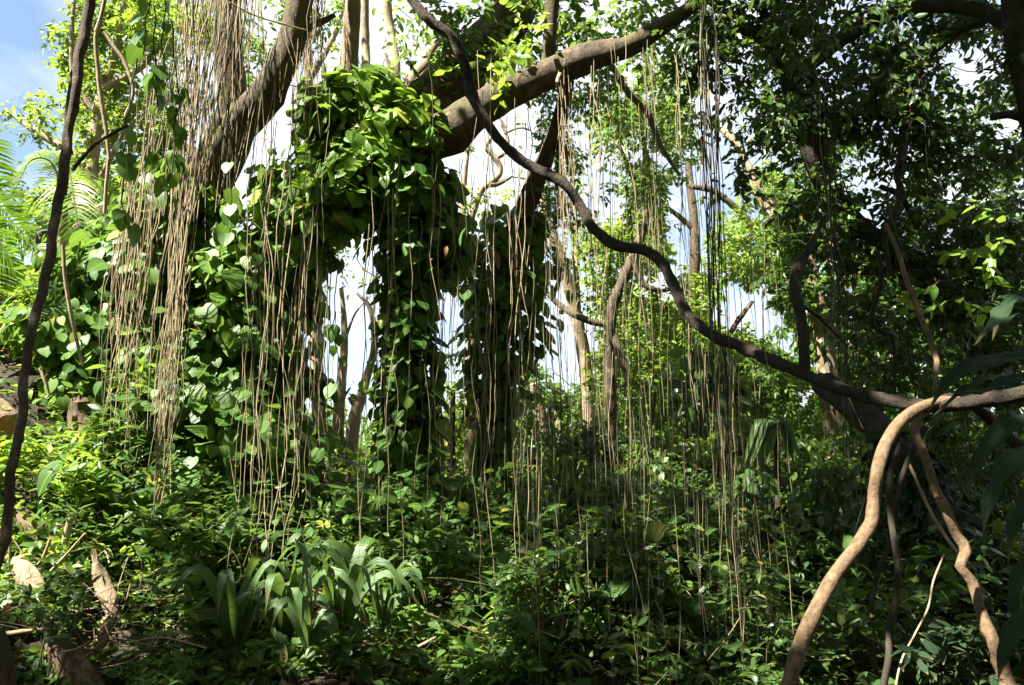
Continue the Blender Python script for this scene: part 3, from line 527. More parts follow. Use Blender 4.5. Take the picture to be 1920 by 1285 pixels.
# far woods: nobody could count it
L = Leaves(); mb = MB()
for k in range(330):
    x = R.uniform(-500, 2400); d = R.uniform(24, 48); y = R.uniform(800, 905) if R.uniform() < .8 else R.uniform(890, 960)
    clump(L, None, P(x, y, d), R.uniform(40, 70)*d/F, 12*d/F, .8)
for k in range(260):  # unseen ring of leaf clumps behind the camera, added to cut skylight
    an = R.uniform(-.35, math.pi+.35); q = np.array([math.cos(an)*15, -math.sin(an)*13+1, R.uniform(0, 10)])
    if abs(q[0]) > 9 and q[1] > 1: q[0] *= 1.25
    clump(L, None, q, R.uniform(1.2, 2.0), .42, .7)
L.put(mb, 'small', 0, lambda p: gapmask(p, .9) & (unlit(p) | (p[:, 1] > 14))); tag(mb.build('far_woods_and_shade_ring', MID), 'hazy green mass of distant trees along the horizon beyond the garden, plus added shade ring', 'woods', kind='stuff')

# houses glimpsed far behind
def house(loc, wx, wy, h, rh, label):
    t = thing('house', loc, label, 'house', 'pale houses behind the trees')
    x, y, z = loc
    def box(m, x0, x1, y0, y1, z0, z1):
        v = [(a, b, c) for a in (x0, x1) for b in (y0, y1) for c in (z0, z1)]
        m.add(v, [[0, 1, 3, 2], [4, 6, 7, 5], [0, 4, 5, 1], [2, 3, 7, 6], [0, 2, 6, 4], [1, 5, 7, 3]])
    m = MB(); box(m, x-wx, x+wx, y-wy, y+wy, z-1, z+h); m.build('wall', M['plaster'], t, smooth=False)
    m = MB(); o = .4
    for s in (-1, 1):
        ys_ = np.linspace(-wx-o, wx+o, 60)
        v = []
        for i, xx in enumerate(ys_):
            zz = 0.03*(i % 2)
            v += [(x+xx, y+s*(wy+o), z+h-.15+zz), (x+xx, y, z+h+rh+zz)]
        q = [[2*i, 2*i+2, 2*i+3, 2*i+1] for i in range(59)]
        m.add(v, q); m.add(np.array(v)+[0, 0, -.08], q)
    m.build('roof', M['roofm'], t, smooth=False)
    for k in (-.5, .45):
        m = MB(); box(m, x+k*wx-.45, x+k*wx+.45, y-wy-.06, y-wy+.02, z+1, z+2.1); wn = m.build('window', M['plaster'], t, smooth=False)
        m = MB(); box(m, x+k*wx-.38, x+k*wx+.38, y-wy-.08, y-wy-.065, z+1.07, z+2.03); m.build('pane', M['winm'], wn, smooth=False)
house(gz(P(1290, 1000, 30)), 2.0, 2.2, 1.7-.4, 1.0, 'pale house with grey blue metal roof glimpsed behind the dark root bundle')
house(gz(P(1690, 1000, 30)), 1.6, 2.0, 1.1, .6, 'white walled house glimpsed between the bent tan branch and the vine')

# ------------------------------------------------------------------ the great fig: trunk, limbs, crown
FIG = thing('fig_tree', base_of(430, 1000, 9), 'giant leaning fig tree with forked mossy limbs, hung with roots and smothered by climbers', 'tree')
def part(name, pts, m_=None, **kw):
    m = MB(); limb(m, pts, **kw); return m.build(name, m_ or M['fig'], FIG)
part('trunk', [(400, 1080, 9.2, 250), (415, 940, 9.2, 210), (430, 800, 9.2, 160), (455, 680, 9.2, 120), (505, 550, 9.2, 95), (580, 440, 9.1, 85), (675, 340, 9, 85), (770, 285, 8.9, 86)], sides=28, rough=.16, flute=5)
part('trunk', [(250, 900, 9.4, 190), (255, 760, 9.3, 140), (268, 640, 9.2, 120), (295, 520, 9, 110), (345, 410, 8.8, 95), (405, 305, 8.6, 82), (440, 230, 8.5, 80)], sides=24, rough=.16, flute=5)
part('branch', [(410, 310, 8.6, 60), (436, 200, 8.5, 54), (430, 90, 8.5, 50), (424, -60, 8.5, 46), (410, -220, 8.7, 40)], sides=20, rough=.12)
part('branch', [(405, 300, 8.55, 76), (440, 245, 8.45, 68), (488, 190, 8.4, 60), (530, 118, 8.4, 52), (552, 60, 8.4, 48), (566, -30, 8.4, 46), (590, -240, 8.6, 44)], sides=20, rough=.12, knots=.25)
part('branch', [(540, 80, 8.4, 20), (575, 55, 8.4, 13), (610, 38, 8.5, 11), (628, 28, 8.5, 8)], sides=8)
part('branch', [(760, 290, 8.9, 84), (830, 255, 8.8, 74), (900, 205, 8.7, 66), (960, 172, 8.6, 58), (1030, 140, 8.5, 56), (1110, 105, 8.4, 54), (1170, 92, 8.3, 42), (1225, 62, 8.2, 34), (1300, 10, 8, 26), (1400, -60, 7.8, 18)], sides=20, rough=.15, knots=.22)
part('branch', [(740, 300, 9.2, 110), (790, 225, 9.4, 100), (850, 160, 9.6, 86), (905, 100, 9.8, 82), (950, 40, 10, 78), (985, -30, 10.2, 72), (1050, -160, 10.5, 60)], sides=20, rough=.2, flute=6)
part('branch', [(1022, 148, 8.5, 30), (1027, 110, 8.5, 27), (1032, 60, 8.5, 26), (1037, -40, 8.5, 26), (1040, -180, 8.6, 20)], sides=12)
part('branch', [(648, 300, 8.9, 44), (650, 200, 8.9, 38), (656, 100, 8.9, 33), (662, 0, 8.9, 30), (668, -140, 9, 26)], m_=M['pale'], sides=14)
part('branch', [(1066, 150, 8.6, 26), (1055, 200, 8.7, 27), (1038, 260, 8.9, 30), (1010, 330, 9.1, 34), (982, 400, 9.3, 40), (958, 480, 9.5, 42), (940, 580, 9.6, 40), (930, 680, 9.6, 40), (928, 780, 9.6, 42), (935, 880, 9.6, 46), (945, 980, 9.6, 52), (950, 1080, 9.6, 62)], sides=16, rough=.15)
part('branch', [(755, 280, 8.8, 46.8), (752, 400, 8.7, 51.5), (762, 520, 8.7, 48.4), (768, 660, 8.7, 46.8), (770, 800, 8.7, 51.5), (765, 940, 8.7, 62.4), (762, 1060, 8.7, 85.8)], sides=18, rough=.15, flute=4)
part('branch', [(1140, 110, 8.3, 10), (1175, 170, 8.6, 12), (1215, 215, 8.9, 12), (1240, 275, 9.3, 10), (1275, 330, 9.6, 6)], m_=M['pale'], sides=8)
# surface roots gripping the rear limb
m = MB()
for k in range(26):
    s = R.uniform(0, 1); x = 760+200*s+R.normal(0, 22); y = 250-190*s+R.normal(0, 10)
    ln = R.uniform(.4, 1.0); q = [(x, y, 9.2+s*.6, 5)]
    for j in range(1, 5): q.append((x-ln*70*j/4+R.normal(0, 5), y+ln*90*j/4+R.normal(0, 5), 9.15+s*.5, 4))
    limb(m, q, step=.08, sides=5, rough=0)
m.build('surface_roots', M['root'], FIG)
# broken snag under the branch
part('branch', [(1050, 140, 8.3, 10), (1046, 150, 8.25, 9), (1043, 162, 8.2, 3)], m_=M['dry'], sides=6)

def above(p):
    x, y, d = proj(p); return (d < .4) | (y < -25) | (x < -60) | (x > 1980)
def added_canopy(parent, x0, x1, y0, y1, z0, z1, n, r, lm, mats, cover=.98):
    L = Leaves(); mb = MB()
    for k in range(n):
        c = np.array([R.uniform(x0, x1), R.uniform(y0, y1), R.uniform(z0, z1)])
        clump(L, None, c, r*R.uniform(.7, 1.3), lm, cover, nl=7, ratio=.55, flat=.5)
    L.put(mb, 'small', 0, lambda p: above(p) & unlit(p)); return mb.build('crown', mats, parent)  # unseen leaf canopy added for shade, holed where sun patches should land
# the fig's own crown: what shows at the top of the photo, then an unseen canopy added to shade the scene
crown([(780, 30, 26), (830, 20, 40), (860, 60, 40), (800, 150, 26), (830, 190, 34), (870, 120, 36), (900, 40, 40), (940, 120, 34), (980, 90, 34), (920, 160, 26), (985, 40, 34), (760, 160, 20), (1060, 40, 45), (1100, 30, 40), (1080, 75, 30), (1150, 50, 46), (1210, 40, 50), (1240, 90, 44), (1190, 110, 26), (1010, 20, 26), (1120, 130, 26), (1260, 20, 50)],
      9.6, 18, FIG, MID, 1.15, gaps=.8)
crown([(920, 112, 16), (945, 128, 14), (905, 140, 12), (965, 110, 12), (985, 25, 22), (1000, 80, 20), (980, 70, 18), (1020, 60, 14)], 8.4, 24, FIG, SMALL, .9, gaps=0, ratio=.6)
crown(fill(1000, 140, 1330, 430, 52, 24, 40), 9.8, 12, FIG, MID, .5, gaps=1.05, droop=.5)
added_canopy(FIG, -9, 1.5, -3.5, 9.5, 8.2, 12.5, 130, .95, .24, MID)

# dark tree at the right, plus an unseen canopy added over the camera for shade
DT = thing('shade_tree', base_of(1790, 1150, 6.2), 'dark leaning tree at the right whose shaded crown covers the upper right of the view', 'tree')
DLK = []
def dpart(name, pts, **kw):
    m = MB(); c = limb(m, pts, **kw); DLK.extend(c[::3, :3]); return m.build(name, M['grey'], DT)
dpart('trunk', [(1880, 1420, 5.6, 95), (1840, 1230, 5.8, 80), (1790, 1050, 6.1, 66), (1740, 920, 6.5, 60), (1680, 835, 6.9, 58), (1610, 768, 7.3, 50), (1540, 715, 7.8, 40)], sides=20, rough=.15, flute=4)
dpart('trunk', [(1900, 760, 8.4, 57.4), (1800, 590, 8.4, 54.1), (1710, 500, 8.3, 50.8), (1610, 430, 8.2, 45.9), (1550, 350, 8.1, 39.4), (1515, 270, 8, 34.4), (1490, 190, 8, 31.2), (1462, 110, 8, 24.6), (1430, 20, 8, 16.4)], sides=16, rough=.15)
dpart('branch', [(1490, 150, 8, 24.0), (1530, 110, 7.9, 28.5), (1600, 60, 7.7, 30.0), (1690, 22, 7.4, 25.5), (1780, 12, 7.1, 25.5), (1860, 30, 6.9, 27.0), (1940, 90, 6.7, 28.5)], sides=14)
dpart('branch', [(1700, 180, 7.6, 12), (1740, 110, 7.5, 13), (1800, 60, 7.4, 14), (1850, 40, 7.3, 10)], sides=8)
dpart('branch', [(1690, 300, 8, 10), (1690, 200, 8, 10), (1680, 60, 8, 9)], sides=8)
dpart('branch', [(1700, 490, 8.2, 14), (1640, 510, 8.2, 12), (1585, 500, 8.2, 13), (1560, 455, 8.2, 10), (1555, 430, 8.2, 7)], sides=8)
dpart('branch', [(1590, 500, 8.2, 9), (1570, 530, 8.2, 6)], sides=6)
dpart('branch', [(1650, 350, 8, 10), (1690, 370, 8, 11), (1720, 430, 8, 8)], sides=8)
dpart('branch', [(1860, 220, 7, 14), (1900, 215, 7, 16), (1940, 235, 7, 18)], sides=8)
dpart('branch', [(1915, -60, 6.5, 56), (1905, 30, 6.6, 48), (1912, 130, 6.6, 30), (1926, 240, 6.6, 18), (1950, 360, 6.7, 8)], sides=12)
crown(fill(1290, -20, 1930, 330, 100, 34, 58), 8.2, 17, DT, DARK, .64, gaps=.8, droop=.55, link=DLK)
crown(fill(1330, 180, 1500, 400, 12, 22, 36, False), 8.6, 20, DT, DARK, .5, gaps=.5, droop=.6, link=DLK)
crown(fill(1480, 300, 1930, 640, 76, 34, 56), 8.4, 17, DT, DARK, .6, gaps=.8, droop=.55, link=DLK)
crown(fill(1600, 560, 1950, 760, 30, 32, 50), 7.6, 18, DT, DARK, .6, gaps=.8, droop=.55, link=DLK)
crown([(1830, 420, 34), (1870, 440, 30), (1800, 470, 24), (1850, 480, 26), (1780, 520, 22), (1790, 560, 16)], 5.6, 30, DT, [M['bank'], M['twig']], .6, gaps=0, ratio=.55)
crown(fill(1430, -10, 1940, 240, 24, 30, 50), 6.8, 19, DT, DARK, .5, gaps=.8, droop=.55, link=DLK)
added_canopy(DT, .5, 10, -5, 8.5, 7.5, 12, 120, .95, .24, DARK)  # unseen canopy above and behind the camera, added to block light

# ------------------------------------------------------------------ climbers on the fig
def climber(label, axis, leaf_px, n, m_, shape='heart', sub=None, base=None, stems=5, up=.75, keep=None, group='climbing vines clothing the fig', cat='climbing vine', name='climbing_vine', solid=None):
    """axis rows (px, py, depth, halfwidth_px)"""
    a = np.array(axis, float); q = np.hstack([P(a[:, 0], a[:, 1], a[:, 2]), (a[:, 3]*a[:, 2]/F)[:, None]])
    c = catmull(q, .05); T, A, B = frames(c[:, :3])
    t = thing(name, c[-1, :3], label, cat, group)
    L = Leaves(); wgt = c[:, 3]/c[:, 3].sum(); i = R.choice(len(c), n, p=wgt)
    th = R.uniform(0, 2*np.pi, n); ar = np.cumsum(np.r_[0, np.linalg.norm(np.diff(c[:, :3], axis=0), axis=1)])[i]; ph = R.uniform(0, 6.28, 4)
    lump = .20*np.sin(2*th+ar*4+ph[0])+.16*np.sin(3*th-ar*7+ph[1])+.14*np.sin(ar*11+ph[2])*np.sin(th+ph[3])
    rad = c[i, 3]*np.clip(.88+1.1*lump+R.normal(0, .17, n)+np.abs(R.normal(0, .3, n))*(R.uniform(0, 1, n) < .2), .2, 1.9)
    o = np.cos(th)[:, None]*A[i]+np.sin(th)[:, None]*B[i]
    p = c[i, :3]+o*rad[:, None]+R.normal(0, .03, (n, 3))
    outw = norm(o*np.array([1, 1, .35]))
    nn = outw*.75+np.array([0, 0, up])+R.normal(0, .32, (n, 3))
    dd = outw*.55+np.array([0, 0, -.75])+R.normal(0, .45, (n, 3))
    l = leaf_px*a[:, 2].mean()/F*R.uniform(.4, 1.15, n)*np.where(R.uniform(0, 1, n) < .1, 1.4, 1)
    L.add(p, norm(dd), norm(nn), l, l*R.uniform(.8, 1.05, n))
    mb = MB(); L.put(mb, shape, 0, keep); mb.build('foliage', m_, t)
    if stems:
        m = MB()
        for k in range(stems):
            ph = R.uniform(0, 6.28); tw = R.uniform(-.8, .8); s = np.linspace(0, 1, len(c))
            an = ph+tw*s*6
            cc = c[:, :3]+(np.cos(an)[:, None]*A+np.sin(an)[:, None]*B)*(c[:, 3]*.7)[:, None]
            tube(m, cc[::2], .012, 5)
        m.build('stem', M['stem'], t)
    return t
HB = [M['heart_big']]; H = [M['heart']]
climber('glossy climber sheathing the central vertical column from the fork to the ground', [(765, 320, 8.6, 60), (772, 420, 8.6, 60), (768, 540, 8.6, 46), (764, 660, 8.6, 45), (768, 780, 8.6, 47), (765, 900, 8.6, 54), (755, 980, 8.5, 90), (745, 1060, 8.1, 170)], 29, 3300, H)
climber('climber with large rounded leaves on the second column, right of the central one', [(970, 400, 9.4, 40), (955, 460, 9.5, 66), (948, 530, 9.5, 78), (945, 600, 9.5, 72), (938, 660, 9.6, 56), (930, 730, 9.6, 42), (928, 830, 9.6, 32), (935, 920, 9.5, 40), (945, 990, 9.3, 80), (955, 1060, 8.9, 130)], 28, 1900, H)
climber('sunlit crown of very large heart shaped leaves piled on the fork of the fig', [(575, 255, 8.5, 22), (600, 215, 8.5, 34), (645, 185, 8.6, 46), (700, 215, 8.6, 62), (760, 245, 8.6, 52), (800, 285, 8.6, 30)], 29, 1400, HB, up=1.2)
climber('hanging heap of big glossy leaves below the left side of the fork', [(690, 270, 8.5, 66), (665, 320, 8.4, 72), (645, 370, 8.4, 56), (625, 420, 8.5, 40)], 29, 950, HB, up=.8)
climber('dark climber leaves hanging under the root of the mossy branch', [(760, 320, 8.7, 30), (810, 335, 8.7, 30), (838, 390, 8.7, 26), (845, 450, 8.7, 22), (838, 500, 8.7, 12)], 34, 230, H, stems=3)
climber('sunny slope of climber leaves running down the leaning limb from the fork', [(690, 280, 8.9, 56), (615, 335, 8.8, 66), (555, 405, 8.7, 74), (495, 470, 8.7, 74), (440, 540, 8.7, 66), (400, 610, 8.6, 50)], 27, 2500, HB, up=1.0)
climber('dark wall of climber leaves over the leaning trunk below the sunny slope', [(545, 500, 9, 66), (485, 570, 8.9, 95), (440, 660, 8.8, 118), (415, 780, 8.6, 132), (405, 900, 8.3, 160), (390, 1010, 8, 200)], 29, 5200, H)
climber('mixed climber covering the left trunk behind the main bundle of tan roots', [(365, 335, 8.4, 30), (325, 405, 8.6, 56), (280, 490, 8.8, 90), (245, 570, 9, 118), (225, 660, 9, 135), (215, 750, 9, 130)], 28, 3300, H)
climber('climber spreading along the low leaning tree at the far left edge', [(230, 380, 11.6, 40), (160, 440, 11.6, 50), (110, 520, 11.4, 50), (60, 600, 11.2, 46)], 30, 240, H, group=None)
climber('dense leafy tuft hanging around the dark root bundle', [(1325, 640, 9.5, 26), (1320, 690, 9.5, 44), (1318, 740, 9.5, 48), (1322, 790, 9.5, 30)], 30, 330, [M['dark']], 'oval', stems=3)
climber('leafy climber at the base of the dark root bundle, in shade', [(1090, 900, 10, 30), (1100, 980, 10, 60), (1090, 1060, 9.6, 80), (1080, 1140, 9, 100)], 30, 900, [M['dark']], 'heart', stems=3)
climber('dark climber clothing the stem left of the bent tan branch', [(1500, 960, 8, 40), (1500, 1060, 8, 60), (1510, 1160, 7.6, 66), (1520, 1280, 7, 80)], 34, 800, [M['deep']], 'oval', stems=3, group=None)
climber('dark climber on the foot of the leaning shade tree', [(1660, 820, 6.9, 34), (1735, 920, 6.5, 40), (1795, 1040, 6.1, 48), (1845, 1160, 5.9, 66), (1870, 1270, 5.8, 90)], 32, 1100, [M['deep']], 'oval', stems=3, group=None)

for (x, y0, y1, d, hw, m_, lab) in [(1060, 860, 1150, 8.6, 42, 'mid', 'tangle of climbing leaves rising right of the second column'), (1140, 900, 1190, 8, 46, 'dark', 'dark vine tangle standing among fine roots, left of the black bundle'), (1220, 840, 1160, 8.8, 40, 'mid', 'vine tangle below the forked tan tree, thick with narrow leaves'), (1290, 930, 1250, 7.4, 44, 'dark', 'low dark vine tangle at the foot of the black root bundle'),
        (1395, 880, 1200, 8.2, 46, 'dark', 'shaded vine tangle right of the black root bundle'), (1570, 880, 1200, 7.6, 44, 'dark', 'shaded vine tangle behind the bend of the tan branch'), (1660, 900, 1230, 7, 40, 'dark', 'vine tangle hanging behind the black wavy vine'), (1470, 820, 1000, 10, 50, 'mid', 'half lit vine tangle below the tuft of strap leaves'), (890, 900, 1120, 8.4, 46, 'ground', 'vine tangle between the feet of the two leafy columns'), (640, 930, 1120, 7.8, 46, 'ground', 'vine tangle left of the foot of the central column')]:
    q = [(x+R.normal(0, 10), y0+(y1-y0)*k/4, d-.1*k, hw*R.uniform(.6, 1.25)*(1+.12*k)) for k in range(5)]
    climber(lab, q, R.uniform(20, 27), 620, [M[m_]], 'oval', stems=6, up=.85, group='vine tangles of the undergrowth')

# hanging leafy strands, dark against the sky at the upper left
STR = [(288, 150, 300, 9, 'topmost'), (318, 175, 330, 8, 'b'), (300, 30, 150, 6, 'c'), (275, 10, 120, 5, 'd'), (330, 330, 420, 6, 'e'), (262, 250, 420, 7, 'f'), (820, 360, 560, 10, 'g'), (805, 250, 470, 9, 'h'), (868, 440, 640, 8, 'i'), (640, 590, 720, 7, 'j'), (515, 290, 420, 8, 'k'), (430, 330, 470, 8, 'l')]
SL = ['string of dark heart leaves hanging against bright sky left of the root curtain', 'second string of dark heart leaves beside it, nearer the root curtain', 'short leafy string high above the dark heart leaves', 'thin leafy string at the top of the small leaved tree', 'leafy string hanging low in front of the left trunk', 'leafy string reaching down past the palm side of the left trunk',
      'leafy string right of the central column with pale young leaves', 'leafy string dropping from under the mossy branch', 'dark leafy string between the two columns', 'cluster of large dark leaves hanging over the double stemmed pale tree', 'thin leafy string in the sky gap right of the leaning limb', 'leafy string at the foot of the sky gap near the limb end']
for (x, y0, y1, n, _), lab in zip(STR, SL):
    d = 6.6 if x < 500 else 8.3
    t = thing('leafy_strand', P(x, y0-120, d), lab, 'hanging vine', 'leafy strands hanging from the fig')
    a = P(x, y0-140, d); b = P(x, y1, d); b[0] = a[0]
    s = np.linspace(0, 1, 16)[:, None]; c = a+(b-a)*s+np.cumsum(R.normal(0, .012, (16, 3)), 0)
    m = MB(); tube(m, c, .006, 5); m.build('stem', M['stem'], t)
    k = int(n*1.3); i = R.integers(6, 16, k); L = Leaves(); th = R.uniform(0, 6.28, k)
    o = np.stack([np.cos(th), np.sin(th), 0*th], -1); l = R.uniform(.08, .20, k)
    L.add(c[i]+o*.05, o*.5+[0, 0, -.9], o+R.normal(0, .3, (k, 3))+[0, 0, .3], l, l*.95)
    m = MB(); L.put(m, 'heart'); m.build('foliage', H, t)

# ------------------------------------------------------------------ lianas and bent branches (one thing each)
def liana(name, label, cat, pts, m_, group=None, sides=14, rough=.14, knots=.2, wander=0.0, step=None):
    q = P(pts[-1][0], pts[-1][1], pts[-1][2])
    m = MB(); limb(m, pts, sides=sides, rough=rough, knots=knots, wander=wander, step=step)
    o = m.build(name, m_, None, loc=q); return tag(o, label, cat, group)
LG = 'woody lianas'
liana('liana', 'long thick dark liana swinging in one S curve across the view to the right edge', 'liana',
      [(740, -80, 7, 16.9), (775, 0, 6.9, 17.7), (800, 35, 6.8, 17.7), (845, 68, 6.8, 19.7), (870, 120, 6.7, 19.7), (885, 175, 6.7, 19.0), (910, 225, 6.6, 18.3), (950, 278, 6.6, 18.3), (1000, 315, 6.5, 18.3), (1055, 342, 6.4, 19.0), (1088, 385, 6.4, 18.3), (1108, 422, 6.3, 18.3), (1150, 457, 6.2, 19.0), (1210, 472, 6.1, 19.7), (1242, 495, 6, 19.7), (1262, 535, 5.9, 19.7), (1290, 590, 5.7, 20.4), (1335, 627, 5.5, 21.1), (1400, 655, 5.3, 21.8), (1480, 690, 5, 22.5), (1560, 724, 4.7, 23.2), (1650, 748, 4.5, 23.2), (1735, 760, 4.3, 23.2), (1800, 757, 4.2, 25.3), (1860, 750, 4.1, 26.8), (1960, 728, 4, 28.2), (2150, 690, 4.1, 34), (2450, 640, 4.6, 30), (2800, 700, 5.5, 24)], M['liana'], LG, sides=18, step=.035, rough=.22, knots=.3)
liana('liana', 'dark ropy liana running down the left edge in the foreground, pale near its top', 'liana',
      [(172, -60, 4.7, 19.4), (163, 30, 4.7, 18.7), (150, 110, 4.65, 18.0), (140, 180, 4.6, 16.5), (130, 250, 4.6, 17.2), (118, 320, 4.5, 18.0), (110, 380, 4.5, 17.2), (95, 460, 4.4, 18.0), (78, 560, 4.3, 16.5), (58, 620, 4.2, 16.5), (48, 690, 4.2, 16.5), (42, 770, 4.1, 15.7), (25, 860, 4, 16.5), (14, 970, 4, 18.0), (-5, 1060, 3.9, 19.4), (-30, 1160, 3.9, 20.9)], M['lianab'], LG, sides=12, wander=.004)
liana('liana', 'twisted tan vine, partly sunlit, winding down beside the leaning shade tree', 'liana',
      [(1780, 752, 4.9, 13.1), (1735, 768, 4.95, 13.9), (1716, 808, 4.9, 13.9), (1736, 860, 4.8, 14.8), (1755, 920, 4.7, 16.4), (1775, 960, 4.6, 18.0), (1795, 1005, 4.6, 18.9), (1812, 1035, 4.55, 18.0), (1800, 1062, 4.5, 17.2), (1822, 1090, 4.5, 18.0), (1840, 1150, 4.4, 20.5), (1865, 1210, 4.3, 23.8), (1885, 1270, 4.3, 26.2), (1905, 1360, 4.2, 29.5)], M['tan'], LG, knots=.3, step=.04)
liana('liana', 'thin tan liana dropping from the dark crown to the big dark drooping leaves', 'liana',
      [(1660, 420, 5.6, 6.8), (1683, 470, 5.5, 8.2), (1698, 520, 5.4, 9.8), (1722, 580, 5.3, 10.5), (1748, 650, 5.2, 11.2), (1757, 680, 5.1, 10.5), (1752, 712, 5, 9.0), (1765, 740, 4.9, 7.5)], M['tan'], LG, sides=10)
liana('branch', 'bent tan branch in the right foreground, sunlit, leaning down to the lower edge', 'branch',
      [(1800, 752, 4.22, 16), (1770, 752, 4.25, 18.0), (1725, 765, 4.2, 21.3), (1690, 790, 4.15, 22.0), (1662, 830, 4.1, 22.9), (1646, 880, 4, 22.9), (1638, 935, 4, 22.9), (1634, 980, 3.95, 23.7), (1605, 1025, 3.9, 23.7), (1570, 1072, 3.85, 25.4), (1542, 1120, 3.8, 26.1), (1522, 1160, 3.75, 27.0), (1500, 1210, 3.7, 27.0), (1480, 1280, 3.65, 27.7), (1462, 1380, 3.6, 29.4)], M['tan'], None, sides=18, rough=.07, knots=.22, step=.03)
liana('branch', 'short dark crooked branch standing upright on the long liana', 'branch',
      [(1540, 420, 5.3, 8), (1515, 470, 5.2, 15), (1492, 510, 5.1, 20), (1492, 555, 5, 20), (1503, 600, 4.95, 20), (1507, 650, 4.9, 20), (1508, 705, 4.87, 22)], M['liana'], None, sides=10, knots=.4)
liana('branch', 'dark twig forking left from the crooked upright branch', 'twig', [(1505, 575, 5, 8), (1530, 590, 5, 7), (1560, 620, 5.1, 5), (1590, 650, 5.2, 3)], M['liana'], None, sides=7)
liana('liana', 'thin dark vine curling like a hook in the shaded crown left of the tan liana', 'liana', [(1645, 470, 6, 8), (1652, 530, 6, 9), (1640, 570, 6, 9), (1637, 610, 6, 9), (1660, 625, 6, 8), (1675, 640, 6, 6), (1678, 760, 6, 6)], M['liana'], LG, sides=8)
liana('liana', 'dark vine snaking down through the shaded crown towards the liana junction', 'liana', [(1700, 80, 7, 10), (1712, 140, 6.9, 11), (1695, 260, 6.8, 12), (1690, 300, 6.7, 14), (1682, 330, 6.7, 13), (1690, 370, 6.6, 12), (1660, 440, 6.5, 11), (1668, 510, 6.4, 8)], M['liana'], LG, sides=8)
liana('liana', 'black wavy vine hanging below the junction beside the bent tan branch', 'liana', [(1690, 830, 4.7, 10), (1668, 900, 4.7, 11), (1672, 980, 4.7, 12), (1682, 1050, 4.6, 12), (1680, 1120, 4.6, 12), (1668, 1180, 4.6, 12), (1665, 1240, 4.5, 13), (1650, 1320, 4.5, 14)], M['rootd'], LG, sides=8)
liana('liana', 'second black vine right behind it, straighter, crossing its top', 'liana', [(1735, 800, 5, 12), (1700, 870, 5, 10), (1680, 940, 5, 9), (1670, 1010, 5, 8), (1640, 1100, 5, 9), (1634, 1200, 5, 10), (1650, 1300, 5, 11)], M['rootd'], LG, sides=8)
liana('liana', 'pale grey string like vine trailing from the leaning tree to the lower edge', 'liana', [(1770, 1040, 4.8, 3.0), (1750, 1090, 4.7, 3.6), (1740, 1140, 4.6, 3.6), (1715, 1190, 4.5, 3.6), (1690, 1240, 4.4, 4.2), (1675, 1310, 4.3, 4.2)], M['root'], LG, sides=7)
liana('liana', 'looping grey vine between the trunk of the shade tree and the twisted tan vine', 'liana', [(1700, 860, 5.4, 5.4), (1745, 960, 5.3, 6.0), (1790, 1030, 5.2, 6.0), (1830, 1070, 5.2, 4.8)], M['root'], LG, sides=7)
liana('liana', 'stout dark stem entering from the right edge above the liana junction', 'liana', [(1960, 880, 4.6, 30), (1880, 810, 4.6, 20), (1840, 770, 4.5, 20), (1790, 745, 4.4, 16), (1750, 755, 4.3, 12)], M['liana'], LG, sides=10)
for pts, lab in [([(190, 40, 7, 7), (180, 70, 7, 8), (183, 130, 7, 8), (190, 190, 7, 8), (200, 250, 7, 8), (205, 300, 7, 7)], 'pale bare vine hanging straight in front of the small leaved tree'),
                 ([(200, -20, 7, 7), (190, 30, 7, 8), (180, 60, 7, 8)], 'pale bare vine forking out of the top edge'),
                 ([(195, 60, 7, 6), (215, 90, 7, 7), (235, 120, 7, 7), (250, 170, 7, 6), (235, 220, 7, 6)], 'pale bare vine bowing out to the right among small leaves'),
                 ([(132, 290, 6, 9), (125, 230, 6, 9), (135, 150, 6.2, 9), (150, 90, 6.4, 7)], 'dark thin stem beside the foreground liana near the palm'),
                 ([(205, 290, 7, 6), (200, 340, 7, 7), (196, 400, 7, 6)], 'pale end of a bare vine above the leafy left trunk'),
                 ([(118, 460, 6.5, 6), (122, 520, 6.5, 7), (135, 600, 6.5, 7), (155, 685, 6.5, 5)], 'pale thin stem slanting across the leaves left of the root bundle'),
                 ([(205, 255, 6.4, 6), (240, 235, 6.4, 5), (180, 270, 6.4, 6), (135, 320, 6.3, 7)], 'dark twig crossing behind the foreground liana')]:
    liana('bare_vine', lab, 'vine', pts, M['root'] if 'pale' in lab else M['liana'], 'bare vines at the upper left', sides=7)
liana('vine', 'thin wire like twig strung across the gap between the two upper limbs', 'vine', [(430, 5, 7.4, 3), (480, 30, 7.6, 3), (540, 48, 8, 3), (585, 60, 8.4, 3)], M['root'], None, sides=5)

